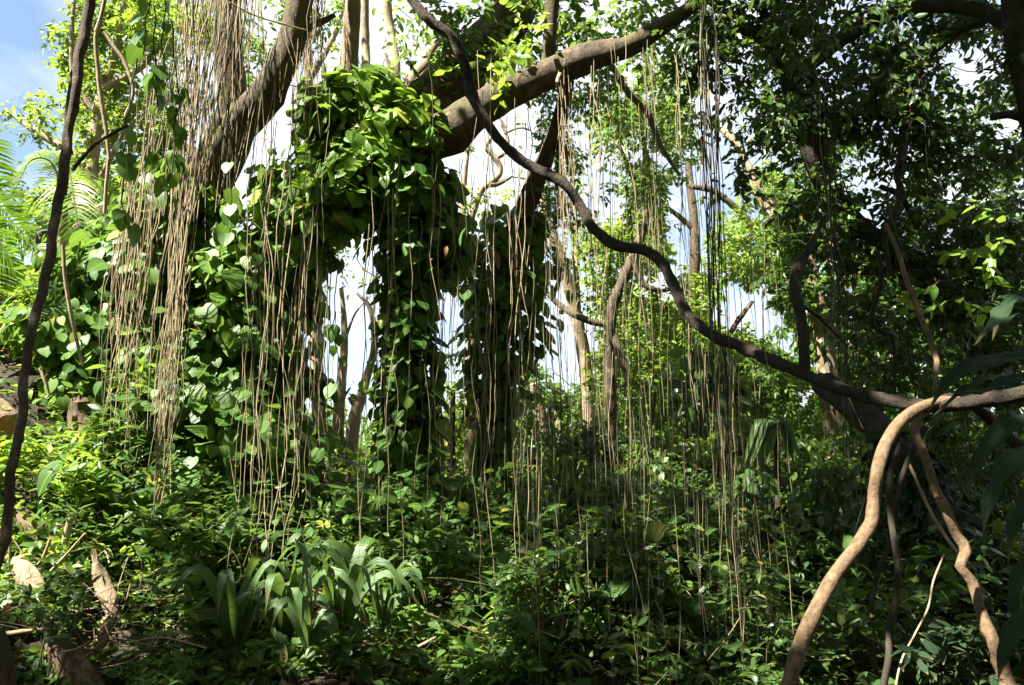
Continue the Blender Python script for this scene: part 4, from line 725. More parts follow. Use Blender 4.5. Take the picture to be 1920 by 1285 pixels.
# ------------------------------------------------------------------ hanging aerial roots, one object each
NR = [0]
def roots(label, group, n, x0, x1, yt0, yt1, yb0, yb1, d0, d1, w0, w1, m_, gather=0.0, wob=.010, drift=0.0):
    """n roots: top px in [x0,x1], top py in [yt0,yt1], bottom py in [yb0,yb1]; hang plumb in the world"""
    for k in range(n):
        x, yt, yb, d, w_ = R.uniform(x0, x1), R.uniform(yt0, yt1), R.uniform(yb0, yb1), R.uniform(d0, d1), R.uniform(w0, w1)
        if R.uniform() < .5: w_ = w0+(w_-w0)*.35
        a = P(x, yt, d); b = P(x, yb, d); h = max(.3, a[2]-b[2]); ns = max(8, int(h/.14)); s = np.linspace(0, 1, ns)
        c = np.repeat(a[None], ns, 0); c[:, 2] -= h*s
        xm = (x0+x1)/2
        c[:, 0] += (gather*(xm-x)*np.minimum(1, s*2.2)+drift*s)*d/F
        w_ *= .46; nk = max(4, int(h/.45)); kn = R.normal(0, wob*4.5, (nk, 2)); sk = np.linspace(0, 1, nk)
        wk = np.stack([np.interp(s, sk, kn[:, 0]), np.interp(s, sk, kn[:, 1])], -1)*np.minimum(1, s*h*2)[:, None]+np.cumsum(R.normal(0, wob*.45, (ns, 2)), 0)
        c[:, :2] += wk
        kq = R.uniform(0, 6.28, 4); c[:, 0] += wob*1.3*np.sin(s*h*5+kq[0])*np.sin(s*h*1.7+kq[1]); 
        if R.uniform() < .14: c[-max(2, ns//5):, 0] += np.linspace(0, R.normal(0, .08), max(2, ns//5))
        r = w_*d/F/2*(1-.45*s)*R.uniform(.85, 1.15, ns)
        m = MB()
        for _ in range(int(R.integers(0, 3)) if R.uniform() < .45 else 0):      # side rootlets
            q0 = int(R.integers(ns//4, ns-2)); fl = R.uniform(.2, .7); t2 = np.linspace(0, 1, 6)[:, None]
            e_ = np.array([R.normal(0, .09), R.normal(0, .06), -fl]); tube(m, c[q0]+e_*t2+np.array([R.normal(0, .04), 0, 0])*np.sin(t2*3.1), np.linspace(r[q0]*.6, .0012, 6), 4, 0, 0, 0, False)
        r = r*(1+.18*np.sin(s*h*9+kq[2])*np.sin(s*h*4+kq[3]))
        tube(m, c, np.maximum(r, .0016), 5, 0, 0, 0, False)
        mm = m_ if not isinstance(m_, (list, tuple)) else m_[R.integers(len(m_))]
        tag(m.build('aerial_root', mm, None, loc=a), label, 'aerial root', group); NR[0] += 1
rt, rg, rd = M['root'], M['rootg'], M['rootd']
roots('tan aerial root in the dense curtain hanging from the upper left limbs', 'roots of the upper left curtain', 44, 335, 480, -60, -10, 220, 480, 7.3, 8.0, 3, 8, [rt, rg, rg, rd], .1, .010)
roots('long tan aerial root in the main bundle before the left trunk', 'roots of the main bundle', 30, 330, 405, -60, 250, 780, 1060, 7.2, 7.6, 3.5, 7.5, [rt, rg, rt], .72, .007, -6)
roots('thin aerial root hanging left of the main bundle', 'roots left of the main bundle', 20, 225, 300, 260, 420, 640, 930, 7.4, 8, 3, 7, [rt, rg], .1, .014)
roots('long thin aerial root hanging clear before the dark wall of leaves', 'roots before the dark leaf wall', 15, 430, 590, 60, 420, 900, 1270, 6.4, 7.6, 3.5, 7, [rt, rg, rt], 0, .008)
roots('tan aerial root in the cluster before the pale double stemmed tree', 'roots left of the central column', 11, 545, 640, 440, 640, 760, 1060, 8.0, 8.6, 3, 5, rt, 0, .010)
roots('fine aerial root fringe against white sky right of the leaning limb', 'fine root fringe by the leaning limb', 12, 545, 605, -40, 10, 160, 300, 8.3, 8.6, 2, 4, rt, 0, .014)
roots('single long aerial root hanging down before the central column', 'roots of the central column', 12, 690, 870, 280, 430, 800, 1280, 6.2, 8.0, 3, 5.5, [rt, rg], 0, .008)
roots('aerial root streaming down the second column', 'roots of the second column', 10, 885, 1000, 120, 420, 880, 1090, 8.5, 9.1, 3, 6, [rt, rt, rg], .15, .010)
roots('pale fine aerial root hanging from the mossy branch beside its upright shoot', 'roots of the mossy branch', 22, 1040, 1130, 110, 160, 420, 760, 8.2, 8.6, 2.5, 5, rt, .05, .008)
roots('hair thin aerial root in the long fringe under the end of the mossy branch', 'roots of the branch end', 22, 1130, 1290, 50, 110, 380, 1000, 8, 8.5, 2, 4, [rt, rg], 0, .007)
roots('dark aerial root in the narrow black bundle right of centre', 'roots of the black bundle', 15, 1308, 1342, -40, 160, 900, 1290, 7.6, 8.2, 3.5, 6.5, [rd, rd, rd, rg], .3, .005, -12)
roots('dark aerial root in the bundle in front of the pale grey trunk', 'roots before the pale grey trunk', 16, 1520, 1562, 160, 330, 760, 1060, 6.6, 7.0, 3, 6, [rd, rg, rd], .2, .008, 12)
roots('fine aerial root hanging into the dim lower middle', 'roots of the lower middle', 26, 1010, 1440, 480, 740, 1120, 1300, 4.7, 6.3, 2.5, 4.5, [rg, rd, rt], 0, .008)
roots('lone aerial root trailing to the lower edge under the second column', 'roots at the lower edge', 6, 950, 1030, 640, 800, 1180, 1300, 5.4, 6.4, 4, 7, [rt, rg], 0, .006)
roots('very long fine root hanging alone across the leafy middle', 'lone long roots across the middle', 20, 430, 1010, 60, 420, 960, 1230, 6.2, 7.8, 2.5, 4.5, [rt, rg], 0, .009)
roots('slender root hanging in the shaded right part between dark leaves', 'roots of the shaded right side', 8, 1500, 1780, 20, 200, 620, 960, 6, 7, 2.5, 5, [rd, rg], 0, .009)

# the finest roots, past counting: one object
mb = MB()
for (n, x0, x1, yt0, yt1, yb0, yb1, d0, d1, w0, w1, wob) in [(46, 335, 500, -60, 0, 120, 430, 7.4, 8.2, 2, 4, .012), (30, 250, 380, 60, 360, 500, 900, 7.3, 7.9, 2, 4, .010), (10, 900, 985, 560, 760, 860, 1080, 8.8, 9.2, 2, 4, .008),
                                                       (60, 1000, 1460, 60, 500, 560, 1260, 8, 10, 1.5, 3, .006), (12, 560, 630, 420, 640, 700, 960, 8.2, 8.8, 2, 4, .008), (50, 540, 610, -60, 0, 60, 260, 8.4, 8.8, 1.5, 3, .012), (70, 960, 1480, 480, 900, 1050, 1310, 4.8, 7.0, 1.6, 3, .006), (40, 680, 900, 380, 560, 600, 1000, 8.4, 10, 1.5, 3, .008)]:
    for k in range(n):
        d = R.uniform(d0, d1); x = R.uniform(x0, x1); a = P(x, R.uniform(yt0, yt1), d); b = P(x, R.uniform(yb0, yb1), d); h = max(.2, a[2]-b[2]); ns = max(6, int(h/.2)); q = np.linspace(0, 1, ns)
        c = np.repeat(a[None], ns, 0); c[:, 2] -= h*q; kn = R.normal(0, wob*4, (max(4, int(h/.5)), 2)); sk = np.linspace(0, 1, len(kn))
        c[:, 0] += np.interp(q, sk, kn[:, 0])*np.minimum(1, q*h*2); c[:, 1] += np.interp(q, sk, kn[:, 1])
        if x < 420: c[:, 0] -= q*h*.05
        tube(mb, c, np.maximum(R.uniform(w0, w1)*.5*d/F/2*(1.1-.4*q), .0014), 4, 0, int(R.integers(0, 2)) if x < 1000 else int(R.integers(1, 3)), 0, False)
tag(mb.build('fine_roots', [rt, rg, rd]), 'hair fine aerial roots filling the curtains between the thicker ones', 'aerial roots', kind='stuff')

# ------------------------------------------------------------------ palms
def frond(parent, pts, d, ll, n=46, m_=None, droop=.5, ratio=.06, roll=0.0):
    a = np.array([P(x, y, d*dk) for x, y, dk in pts]); c = catmull(a, .05); T, A, B = frames(c)
    mb = MB(); tube(mb, c, np.linspace(.018, .005, len(c)), 6, mat=1)
    i = np.linspace(2, len(c)-1, n).astype(int)
    side = norm(np.cross(T, np.array([0, 0, 1.0]))); upv = np.cross(side, T); side, upv = side*math.cos(roll)+upv*math.sin(roll), upv*math.cos(roll)-side*math.sin(roll)
    for s in (-1, 1):
        dirs = norm(side[i]*s+T[i]*.55+upv[i]*.25+R.normal(0, .08, (n, 3)))
        l = ll*np.sin(np.linspace(.35, 2.9, n))**.6*R.uniform(.85, 1.1, n)
        wd = ll*ratio*np.ones(n); K = 5; t = np.linspace(0, 1, K)
        nrm = norm(np.cross(dirs, T[i]))*-s; wv = np.cross(nrm, dirs)
        mid = c[i][:, None]+dirs[:, None]*(t[None]*l[:, None])[..., None]; mid[..., 2] -= droop*(t**2)[None]*l[:, None]
        prof = np.array([.5, 1, .9, .6, .03])
        v = np.stack([mid-wv[:, None]*(prof[None]*wd[:, None]/2)[..., None], mid+wv[:, None]*(prof[None]*wd[:, None]/2)[..., None]], 2)
        q = np.array([[2*k, 2*k+1, 2*k+3, 2*k+2] for k in range(K-1)])
        mb.add(v.reshape(-1, 3), (q[None]+(np.arange(n)*K*2)[:, None, None]).reshape(-1, 4), 0)
    mb.build('frond', [m_ or M['palm'], M['stem']], parent)
t = thing('palm_tree', base_of(-160, 760, 8.4), 'bright lime green palm reaching in from the left edge with broad fronds', 'palm')
m = MB(); limb(m, [(-150, 840, 8.4, 44), (-150, 640, 8.4, 38), (-140, 500, 8.4, 34), (-130, 420, 8.4, 30)], rough=.08); m.build('trunk', M['grey'], t)
for pts in ([(-172, 410, 1), (-102, 330, .99), (-32, 355, .97), (43, 440, .96)], [(-172, 415, 1), (-92, 380, .98), (-32, 410, .95), (18, 480, .93)], [(-172, 410, 1), (-112, 270, 1), (-52, 255, 1.02), (-2, 330, 1.04)], [(-172, 415, 1), (-112, 420, 1.02), (-42, 450, 1.04), (-2, 540, 1.05)], [(-172, 410, 1), (-262, 300, 1), (-342, 330, 1)], [(-172, 410, 1), (-252, 390, .95), (-312, 480, .92)]):
    frond(t, pts, 8.4, .48, 84, ratio=.062, droop=.25, roll=R.choice([-1, 1])*R.uniform(.8, 1.2))
t = thing('palm_tree', base_of(100, 640, 10), 'slim grey stemmed palm with thin feathery fronds behind the foreground liana', 'palm')
m = MB(); limb(m, [(98, 680, 10, 20), (103, 600, 10, 19), (108, 520, 10, 18), (116, 450, 10, 17), (120, 395, 10, 15)], rough=.05); m.build('trunk', M['pale'], t)
for pts in ([(120, 395, 1), (100, 310, 1), (60, 300, .98), (30, 350, .96)], [(120, 395, 1), (150, 330, 1), (190, 360, .98), (210, 440, .97)], [(120, 395, 1), (70, 370, .96), (35, 440, .93)], [(120, 395, 1), (165, 385, .97), (215, 420, .95), (240, 480, .94)], [(120, 395, 1), (110, 300, 1.03), (85, 285, 1.06)], [(120, 395, 1), (130, 330, .94), (140, 380, .9), (150, 450, .88)], [(120, 395, 1), (100, 360, 1.05), (60, 400, 1.1)]):
    frond(t, pts, 10, .42, 54, M['small'], .5, .04, R.uniform(-1, 1))

# ------------------------------------------------------------------ logs and stumps on the bank
def log(name, label, cat, pts, bark, cutend=False, group='dead wood on the bank', jag=0.0):
    q = P(*pts[0][:3]); t = thing(name, q, label, cat, group)
    m = MB(); c = limb(m, pts, sides=22, rough=.16, knots=.2, step=.03, flute=5)
    if jag:      # splintered top
        e = c[0]; Td = norm(c[0, :3]-c[3, :3])
        for k in range(9):
            an = k*.7; o = np.array([math.cos(an), math.sin(an)*.6, 0])*e[3]*.7
            cc = np.array([e[:3]+o-Td*.03, e[:3]+o+Td*R.uniform(.3, 1)*jag*.6, e[:3]+o*.8+Td*R.uniform(.5, 1.2)*jag])
            tube(m, cc, np.array([e[3]*.4, e[3]*.25, .004]), 6, .1)
    m.build('bark', bark, t)
    if cutend:
        e = c[-1]; Td = norm(c[-1, :3]-c[-4, :3]); A = norm(np.cross(Td, [0, 0, 1])); B = np.cross(Td, A)
        m = MB(); th = np.linspace(0, 6.283, 28, endpoint=False); rr = np.linspace(0, e[3]*.97, 6)
        v = [e[:3]+Td*(e[3]*.26+.006+.004*(i % 2))+(math.cos(x)*A+math.sin(x)*B)*r*(1+.03*math.sin(3*x)) for i, r in enumerate(rr) for x in th]
        f = [[i*28+j, i*28+(j+1) % 28, (i+1)*28+(j+1) % 28, (i+1)*28+j] for i in range(5) for j in range(28)]
        m.add(v, f); m.build('cut_face', M['cut'], t)
    return t
log('log', 'sawn log end with orange wood showing at the left edge', 'log', [(-120, 700, 8.4, 66), (-60, 740, 8.1, 62), (-10, 778, 7.8, 58), (18, 800, 7.6, 54)], M['rotten'], True)
log('stump', 'short brown stump standing among the bank leaves', 'stump', [(150, 752, 7.8, 34), (152, 780, 7.8, 40), (158, 830, 7.7, 46)], M['rotten'], jag=.05)
log('log', 'dead mossy log slanting down the bank under the bright leaves', 'log', [(20, 955, 6.6, 22), (50, 980, 6.5, 40), (90, 1012, 6.4, 42), (135, 1050, 6.3, 36)], M['rotten'])
log('stump', 'pale splintered stump, brightly sunlit, right of the dead log', 'stump', [(181, 1055, 5.8, 14), (189, 1085, 5.8, 27), (203, 1125, 5.75, 28), (218, 1165, 5.7, 16)], M['dry'], jag=.09)
log('log', 'broken piece of yellowish wood leaning below the splintered stump', 'log', [(205, 1160, 5.6, 22), (192, 1195, 5.5, 22), (180, 1240, 5.4, 16)], M['dry'])
log('log', 'crumbling tan log half buried left of the splintered stump', 'log', [(30, 1050, 5.9, 20), (55, 1085, 5.8, 38), (80, 1130, 5.7, 36), (95, 1160, 5.6, 20)], M['dry'])
log('log', 'thick log in the shade at the lower left corner', 'log', [(95, 1200, 5.2, 26), (125, 1235, 5.1, 46), (160, 1280, 5, 48), (200, 1340, 4.9, 40)], M['rotten'])
log('log', 'dark upright root stub at the bottom left corner', 'log', [(-6, 1180, 4.3, 22), (8, 1240, 4.3, 30), (18, 1330, 4.3, 34)], M['fig'])
for pts, lab in [([(132, 972, 6.1, 11), (126, 995, 6.1, 13), (120, 1018, 6.1, 10)], 'short upright stub of wood on the dead mossy log'),
                 ([(23, 960, 6, 4), (20, 1010, 6, 5), (15, 1080, 6, 4)], 'pale thin stick standing by the foreground liana'),
                 ([(95, 1010, 5.9, 6), (78, 1050, 5.9, 6), (52, 1075, 5.9, 5)], 'bleached curved stick leaning on the dead log'),
                 ([(160, 1000, 5.8, 4), (120, 1045, 5.8, 5), (80, 1085, 5.8, 4)], 'thin straight stick lying across the dead log'),
                 ([(75, 690, 7.4, 6), (85, 715, 7.4, 7), (92, 740, 7.4, 5)], 'short pale stick poking from the leaves high on the bank'),
                 ([(695, 1256, 5.6, 8), (735, 1232, 5.6, 8), (780, 1215, 5.6, 7), (817, 1195, 5.6, 4)], 'dry brown stick lying near the lower edge right of the strap leaves'),
                 ([(0, 1190, 5, 8), (40, 1185, 5, 9), (90, 1180, 5.1, 5)], 'fallen dry stick in the lower left shade'),
                 ([(330, 1080, 6.4, 5), (350, 1090, 6.4, 5), (420, 1125, 6.3, 4)], 'thin brown stick among creepers left of the strap leaves')]:
    liana('stick', lab, 'stick', pts, M['dry'], 'sticks lying about', sides=7)

# ------------------------------------------------------------------ ground cover and shrubs
CLEAR = [(370, 1030, 770, 1285, 6.2), (720, 1050, 920, 1230, 6.5), (0, 930, 240, 1285, 5.35), (0, 765, 45, 840, 7.5), (135, 745, 180, 820, 7.75), (160, 1030, 240, 1240, 5.8)]
def clear(p):
    if len(p) == 0: return np.zeros(0, bool)
    x, y, d = proj(p); m = np.ones(len(p), bool)
    hh = p[:, 2]-ground(p[:, 0], p[:, 1])
    for x0, y0, x1, y1, dm in CLEAR: m &= ~((hh > .22) & (x > x0) & (x < x1) & (y > y0) & (y < y1) & (d < dm) & (R.uniform(0, 1, len(p)) < .95))
    hol = np.sin(p[:, 0]*2.3+1.1*np.sin(p[:, 1]*1.7))*np.sin(p[:, 1]*2.9+p[:, 0])+.35*np.sin(p[:, 0]*6.1+p[:, 2]*5)
    return m & ((hol > -.36) | (R.uniform(0, 1, len(p)) < .2))
def cover(n, x0, x1, y0, y1, lm, nl, hmax, name=None):
    L = Leaves(); k = int(n*1.0)
    px = R.uniform(x0, x1, k); d = R.uniform(y0, y1, k)
    x = (px-960)/F*d*1.02; y = d
    o = np.stack([x, y, ground(x, y)+R.uniform(0, 1, k)**1.6*hmax], -1); kp = clear(o)
    td = np.stack([R.normal(0, 1, k), R.normal(-.35, 1, k), R.uniform(.1, 1.1, k)], -1)
    return L, o[kp], td[kp]
mb = MB(); L = Leaves(); TW = MB()
for (n, x0, x1, y0, y1, lm, h) in [(3600, 150, 1500, 5.6, 11, .10, .9), (2300, -60, 420, 4.8, 8, .085, .4), (1700, 380, 1250, 5.4, 8, .115, .8)]:
    _, o, td = cover(n, x0, x1, y0, y1, lm, 6, h)
    sprigs(L, mb, o, td, lm*R.uniform(1.8, 3.4, len(o)), 6, lm*R.uniform(.7, 1.4, len(o)), .62, .25, .9, .42, twr=.004)
for (n, x0, x1, y0, y1, lm, h, ra) in [(900, -100, 1900, 4.3, 6.2, .07, .14, .6), (700, 150, 1500, 5.4, 9, .15, .7, .26), (500, 900, 1900, 5.4, 9, .15, .8, .26)]:
    _, o, td = cover(n, x0, x1, y0, y1, lm, 6, h); sprigs(L, mb, o, td, lm*R.uniform(1.8, 3.2, len(o)), 6, lm*R.uniform(.7, 1.3, len(o)), ra, .25, .9, .4, twr=.004)
L.put(mb, 'oval', 0, clear)
L = Leaves()
for (n, x0, x1, y0, y1, lm, h) in [(1300, 200, 1250, 5.4, 9, .12, .8), (700, 900, 1900, 5.4, 9, .115, 1.0), (350, -40, 300, 5, 8, .11, .45)]:
    _, o, td = cover(n, x0, x1, y0, y1, lm, 3, h)
    sprigs(L, mb, o, td, lm*R.uniform(1, 2, len(o)), 3, lm*R.uniform(.6, 1.3, len(o)), .95, .35, .9, .4, twr=.004)
L.put(mb, 'heart', 0, clear); tag(mb.build('ground_cover', [M['ground'], M['stem']]), 'glossy creeper leaves carpeting the shaded forest floor', 'ground cover', kind='stuff')
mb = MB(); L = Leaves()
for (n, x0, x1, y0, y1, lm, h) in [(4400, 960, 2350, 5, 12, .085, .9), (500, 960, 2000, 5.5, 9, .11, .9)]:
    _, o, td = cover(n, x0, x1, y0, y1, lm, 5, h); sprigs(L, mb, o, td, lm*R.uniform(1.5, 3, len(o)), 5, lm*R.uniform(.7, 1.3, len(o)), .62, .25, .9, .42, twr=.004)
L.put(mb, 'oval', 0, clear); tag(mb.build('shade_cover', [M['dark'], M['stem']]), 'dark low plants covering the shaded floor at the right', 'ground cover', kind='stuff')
mb = MB(); L = Leaves()
n = 5600; _, o, td = cover(n, -140, 340, 6.2, 13, .1, 6, .38)
sprigs(L, mb, o, td, .1*R.uniform(1.8, 3.4, len(o)), 6, .1*R.uniform(.7, 1.3, len(o)), .6, .2, .9, .42, twr=.004)
L.put(mb, 'oval', 0, clear); tag(mb.build('bank_cover', [M['bank'], M['stem']]), 'bright green weeds covering the sunny bank at the left', 'ground cover', kind='stuff')

def shrub(label, px, py, d, r_px, leaf_px, m_, n, h=1.0, shape='oval', ratio=.6):
    b = base_of(px, py, d); top = P(px, py, d)
    t = thing('shrub', b, label, 'shrub', 'shrubs of the undergrowth'); r = r_px*d/F; lm = leaf_px*d/F
    c = np.array([b[0], b[1], max(b[2]+.25, top[2])])
    o = c+in_ball(n, .8)*r; td = norm(o-b)+R.normal(0, .4, (n, 3)); td[:, 2] += .2
    L = Leaves(); mb = MB(); sprigs(L, None, o, td, np.full(n, lm*2.6), 6, lm, ratio, .25, .95, .4)
    L.put(mb, shape, 0); mb.build('foliage', m_, t)
    m = MB()
    for k in range(10):
        e = c+in_ball(1)[0]*r*.9; tube(m, catmull(np.array([b+R.normal(0, .03, 3), (b+e)/2+R.normal(0, .05, 3), e]), .06), .005, 5)
    m.build('stem', M['stem'], t)
for a in [('very bright sunlit shrub on the bank behind the foreground liana', 80, 890, 6.8, 70, 24, M['bank'], 70),
          ('second sunlit shrub, right of the brightest one, above the dead log', 145, 930, 6.6, 50, 24, M['bank'], 45),
          ('sunlit shrub half hidden by the foreground liana at the left edge', 10, 880, 6.8, 50, 24, M['bank'], 45),
          ('leafy shrub above the sawn log end', 40, 700, 8.6, 60, 17, M['bank'], 60),
          ('green shrub around the short brown stump', 180, 730, 8.4, 55, 20, M['ground'], 60),
          ('shrub with broad leaves at the foot of the main root bundle', 220, 850, 7.4, 60, 26, M['ground'], 60),
          ('shrub with yellowish leaves where the root bundle meets the ground', 265, 760, 7.6, 40, 32, M['heart_big'], 20),
          ('leafy shrub below the dark wall of leaves, left of the strap leaves', 340, 1080, 6.8, 80, 22, M['ground'], 90),
          ('low shrub at the bottom left with dark cut leaves', 110, 1160, 5.2, 60, 24, M['dark'], 50),
          ('glossy shrub under the central column', 800, 1090, 6.6, 70, 30, M['ground'], 60),
          ('dim shrub under the second column at the lower edge', 930, 1180, 6.2, 70, 26, M['dark'], 80),
          ('shrub catching light right of the strap leaves', 700, 1040, 7.4, 60, 24, M['ground'], 60),
          ('dim thicket shrub in the lower middle behind fine roots', 1120, 1180, 7, 90, 22, M['dark'], 110),
          ('dim shrub at the lower edge left of the bent branch', 1320, 1200, 6.6, 90, 22, M['dark'], 110),
          ('dim shrub below the bent branch at the lower edge', 1600, 1230, 5.6, 70, 24, M['dark'], 70),
          ('thin bright shrub standing in a light patch far right of the roots', 1440, 1090, 9.5, 60, 18, M['small'], 80),
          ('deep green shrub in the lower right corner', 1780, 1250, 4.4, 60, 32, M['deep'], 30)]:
    shrub(*a[:7], a[7])

# ------------------------------------------------------------------ plants with big blades
def blade(parent, pts, wpx, m_, name='leaf', prof=None, fold=.25, base=None, ruffle=.0):
    """one long leaf: pts rows (px, py, depth), its width in px at the widest"""
    a = np.array([P(*p) for p in pts]); n = 16; c = catmull(a, np.linalg.norm(np.diff(a, axis=0), axis=1).sum()/n)
    s = np.linspace(0, 1, len(c)); T = norm(np.gradient(c, axis=0))
    side = np.cross(T, norm(CAM-c.mean(0))*.6+np.array([0, 0, .7])+R.normal(0, .25, 3)); side = norm(side); nn = np.cross(side, T)
    pr = (np.sin(np.pi*np.clip(s, 0, 1)**.8)**.65*.95+.05)*(1-s**6) if prof is None else prof(s)
    wv = wpx*pts[1][2]/F/2*pr
    wave = 1+.06*np.sin(s*23+R.uniform(0, 6)); rf = ruffle*np.sin(s[:, None]*R.uniform(15, 22)+np.array([0, 0, 0, 1.5, 2.5])[None]+R.uniform(0, 6)); tws = R.normal(0, .5)*s; side = side*np.cos(tws)[:, None]+nn*np.sin(tws)[:, None]; nn = np.cross(side, T)
    K = 5; o = np.linspace(-1, 1, K)
    v = c[:, None]+side[:, None]*(o[None]*(wv*wave)[:, None])[..., None]+nn[:, None]*((fold*np.abs(o)[None]+rf*np.abs(o)[None])*wv[:, None])[..., None]
    i = np.arange(len(c)-1)[:, None]*K; j = np.arange(K-1)[None]
    mb = MB(); uv = np.stack([np.repeat((o*.5+.5)[None], len(c), 0), np.repeat(s[:, None], K, 1)], -1)
    mb.add(v.reshape(-1, 3), np.stack([i+j, i+j+1, i+K+j+1, i+K+j], -1).reshape(-1, 4), 0, uv)
    return mb.build(name, m_, parent)
def strap_plant(label, px, py, d, n, ln, wpx, m_=None, tips=None):
    b = base_of(px, py, d); py = float(proj(b+np.array([0, 0, .12]))[1]); t = thing('strap_leaf_plant', b, label, 'plant', 'strap leaved plants on the floor')
    for k in range(n):
        an = k*2.4+R.uniform(-.3, .3); l = ln*R.uniform(.5, 1.25); up_ = R.uniform(.75, 1.35); ca, sa = math.cos(an), math.sin(an)
        q = [(px+R.normal(0, 4), py, d)]
        for s, h in ((.3, .62), (.62, .88), (.92, .74), (1.12, .36)):
            q.append((px+ca*l*s*.75, py-l*h*up_, d-sa*l*s*.75*d/F))
        blade(t, q, wpx*R.uniform(.8, 1.15), m_ or M['strap'], fold=.18)
for a in [('broad strap leaved plant, leftmost, its leaves hanging in shade', 440, 1190, 5.6, 10, 150, 21),
          ('strap leaved plant in the middle of its row with pale glossy arching leaves', 535, 1175, 5.55, 12, 155, 22),
          ('strap leaved plant catching sun on its arching leaves, right end of the row', 640, 1165, 5.6, 12, 150, 20),
          ('narrow strap leaved plant beside the big round leaves', 715, 1150, 5.9, 9, 125, 15),
          ('strap leaved plant lowest at the bottom edge below the row', 580, 1265, 5.25, 9, 120, 20)]:
    strap_plant(*a)
t = thing('big_leaf_plant', base_of(760, 1190, 6.2), 'low plant with large round glossy leaves under the central column', 'plant')
for (x, y, l, s) in [(765, 1075, 38, .1), (800, 1110, 34, -.3), (790, 1165, 46, .2), (840, 1165, 44, -.2), (880, 1160, 42, -.35), (775, 1145, 36, .4), (870, 1130, 40, -.1), (810, 1200, 30, .2), (905, 1190, 30, -.2)]:
    blade(t, [(x-l*.4, y-l*.2, 6.2), (x, y-l*.05, 6.1), (x+l*.35, y+l*.2, 6.0), (x+l*.5+s*10, y+l*.45, 5.98)], l*1.0, M['heart_big'])
m = MB()
for x, y in ((765, 1075), (800, 1110), (790, 1165), (840, 1165), (880, 1160)): limb(m, [(770, 1230, 6.25, 5), ((x+770)/2, y+40, 6.2, 4), (x-18, y-8, 6.2, 3)], sides=5, step=.05, rough=0)
m.build('stem', M['stem'], t)
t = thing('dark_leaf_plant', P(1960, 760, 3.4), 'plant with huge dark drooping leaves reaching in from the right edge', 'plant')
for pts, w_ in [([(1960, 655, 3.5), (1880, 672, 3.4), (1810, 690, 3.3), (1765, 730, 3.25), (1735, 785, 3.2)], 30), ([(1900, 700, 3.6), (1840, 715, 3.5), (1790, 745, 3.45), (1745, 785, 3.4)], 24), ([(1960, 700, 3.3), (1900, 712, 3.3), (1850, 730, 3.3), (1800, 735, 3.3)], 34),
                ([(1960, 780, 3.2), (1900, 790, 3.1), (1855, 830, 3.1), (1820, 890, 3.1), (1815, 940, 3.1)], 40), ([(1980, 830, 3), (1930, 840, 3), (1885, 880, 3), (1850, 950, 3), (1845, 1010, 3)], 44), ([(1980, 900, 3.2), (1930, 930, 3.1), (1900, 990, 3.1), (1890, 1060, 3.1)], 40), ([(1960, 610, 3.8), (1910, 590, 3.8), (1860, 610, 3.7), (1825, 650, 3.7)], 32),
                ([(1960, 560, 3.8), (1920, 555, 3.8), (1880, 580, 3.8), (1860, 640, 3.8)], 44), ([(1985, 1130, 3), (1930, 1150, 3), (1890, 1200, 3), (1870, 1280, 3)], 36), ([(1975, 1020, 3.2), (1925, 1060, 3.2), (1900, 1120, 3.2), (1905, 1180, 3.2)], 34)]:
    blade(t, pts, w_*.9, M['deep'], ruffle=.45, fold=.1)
m = MB(); limb(m, [(2040, 1420, 3.5, 26), (1985, 1150, 3.4, 24), (2000, 900, 3.4, 22), (1978, 700, 3.5, 20), (1995, 540, 3.7, 12), (1975, 480, 3.8, 5)], sides=10, rough=.2, knots=.3); m.build('stem', M['liana'], t)
t = thing('drooping_leaf_plant', P(1460, 800, 9), 'tuft of pale drooping strap leaves below the long liana', 'plant')
for k in range(14):
    x = 1455+R.normal(0, 14); sgn = R.choice([-1, 1]); l = R.uniform(60, 110)
    blade(t, [(1455, 805, 9), (x+sgn*12, 790, 8.95), (x+sgn*26, 820, 8.9), (x+sgn*R.uniform(24, 50), 820+l*.6, 8.9)], R.uniform(9, 15), M['strap'], fold=.2)
m = MB(); limb(m, [(1460, 980, 9, 14), (1458, 900, 9, 12), (1455, 800, 9, 10)], sides=8); m.build('stem', M['twig'], t)
t = thing('drooping_leaf_plant', P(1430, 960, 7.6), 'cane with long grey green leaves left of the dark climber', 'plant')
m = MB(); limb(m, [(1500, 1060, 7.6, 8), (1460, 990, 7.6, 8), (1420, 945, 7.6, 7), (1395, 925, 7.6, 5)], sides=7); m.build('stem', M['stem'], t)
for (a, b) in (((1395, 925), (1380, 1000)), ((1410, 935), (1440, 1010)), ((1430, 955), (1410, 1030)), ((1460, 990), (1490, 1060)), ((1400, 928), (1370, 960))):
    blade(t, [(a[0], a[1], 7.6), ((a[0]*.5+b[0]*.5)+4, (a[1]+b[1])/2-14, 7.55), (b[0], b[1], 7.5)], 14, M['strap'])

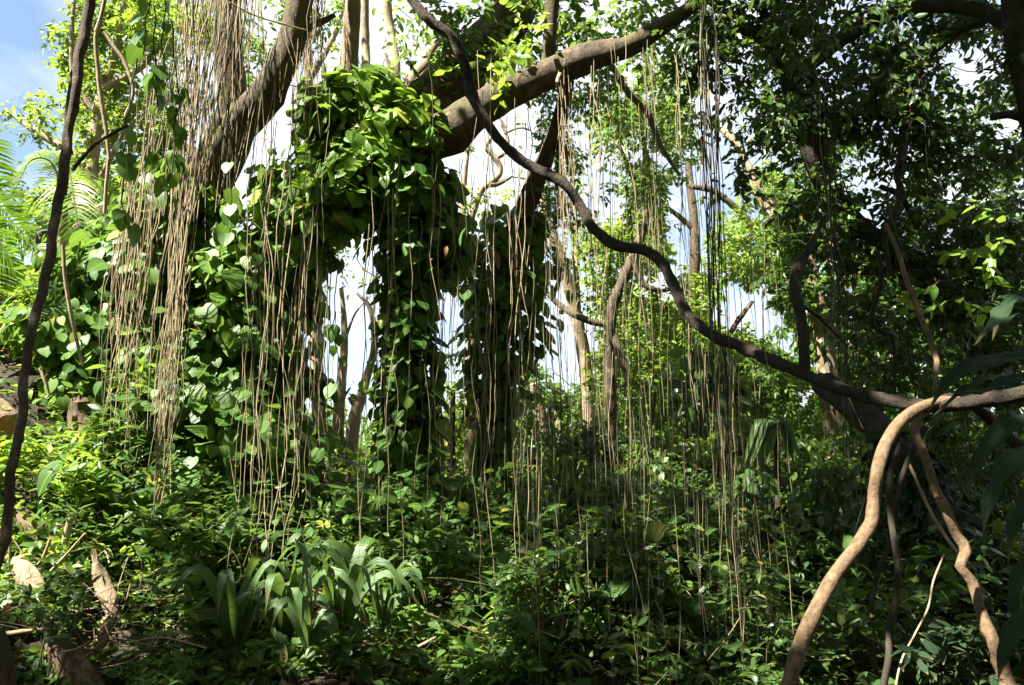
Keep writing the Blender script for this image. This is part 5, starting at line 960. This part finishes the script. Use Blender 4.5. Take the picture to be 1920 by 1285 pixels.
n = 3600; d = R.uniform(4.2, 9.5, n); px_ = R.uniform(-100, 2000, n); x = (px_-960)/F*d; q = np.stack([x, d, ground(x, d)+R.uniform(.005, .05, n)], -1)
L = Leaves(); a_ = R.uniform(0, 6.28, n); L.add(q, np.stack([np.cos(a_), np.sin(a_), R.normal(0, .2, n)], -1), np.array([0, 0, 1.])+R.normal(0, .35, (n, 3)), R.uniform(.04, .13, n), R.uniform(.025, .06, n))
mb = MB()
for k in range(230):
    x0, y0 = (R.uniform(-60, 340), R.uniform(930, 1290)) if k < 150 else (R.uniform(340, 1500), R.uniform(1000, 1290)); d0 = R.uniform(5.0, 6.6) if k < 150 else R.uniform(5.2, 7.5)
    b = P(x0, y0, d0); b[2] = max(b[2], float(ground(b[0], b[1]))+.02); b[2] = min(b[2], float(ground(b[0], b[1]))+.45)
    dr = norm(np.array([R.normal(), R.normal()*.5, R.normal()*.6])); ln = R.uniform(.15, .7)
    cc = catmull(np.array([b-dr*ln/2, b+R.normal(0, .04, 3), b+dr*ln/2+[0, 0, R.normal(0, .05)]]), .07); tube(mb, cc, np.linspace(1, .5, len(cc))*R.uniform(.003, .008), 5, mat=int(R.integers(0, 2)), caps=False)
tag(mb.build('fallen_twigs', [M['dry'], M['twig']]), 'thin dry twigs tangled among the low leaves', 'twigs', kind='stuff')
mb = MB(); L.put(mb, 'oval'); tag(mb.build('leaf_litter', M['dead']), 'brown fallen leaves littering the dark soil', 'leaf litter', kind='stuff')
# ferns and dead leaves
for k, (x, y, d, lab) in enumerate([(1060, 1010, 9, 'fern like palm seedling below the second column'), (910, 1010, 9, 'yellowish fern at the foot of the second column'), (1600, 900, 11, 'fine leaved palm seedling behind the trunk of the shade tree'), (1330, 860, 12, 'small palm seedling under the leafy tuft of the root bundle')]):
    t = thing('fern', base_of(x, y, d), lab, 'fern', 'ferns of the undergrowth')
    for j in range(7):
        an = R.uniform(0, 6.28); l = R.uniform(50, 80)
        frond(t, [(x, y+30, 1), (x+math.cos(an)*l*.5, y-35, 1-math.sin(an)*.03), (x+math.cos(an)*l, y-5, 1-math.sin(an)*.06)], d, .26, 22, M['small'], .4, .07)
DL = [(15, 1130, 5.4, 30, 'rusty orange dead leaf standing at the left edge'), (612, 1022, 7.4, 16, 'orange brown dead leaf right under the hanging roots'), (775, 912, 8.1, 18, 'pale brown dead leaf caught on the central column'), (558, 1098, 6.6, 14, 'pinkish dead leaf between strap leaf plants'), (755, 1268, 5.4, 16, 'reddish brown dead leaf at the lower edge by the stick'), (1067, 1165, 6.6, 12, 'tan dead leaf dangling among fine roots in the lower middle'), (1482, 1180, 6, 14, 'narrow tan dead leaf left of the bent branch'), (838, 462, 8, 16, 'dry curled leaf hung below the fork'), (925, 468, 8.9, 30, 'brown dead leaf sheath at the top of the second column')]
for x, y, d, l, lab in DL:
    L = Leaves(); L.add(P(x, y, d)[None], norm(np.array([[R.normal(0, .3), -.3, -1]])), norm(np.array([[.1, -1, .4]])), l*1.4*d/F, l*.8*d/F)
    m = MB(); L.put(m, 'oval'); tag(m.build('dead_leaf', M['dead'], None, loc=P(x, y, d)), lab, 'dead leaf', 'dead leaves')
print("roots:", NR[0])
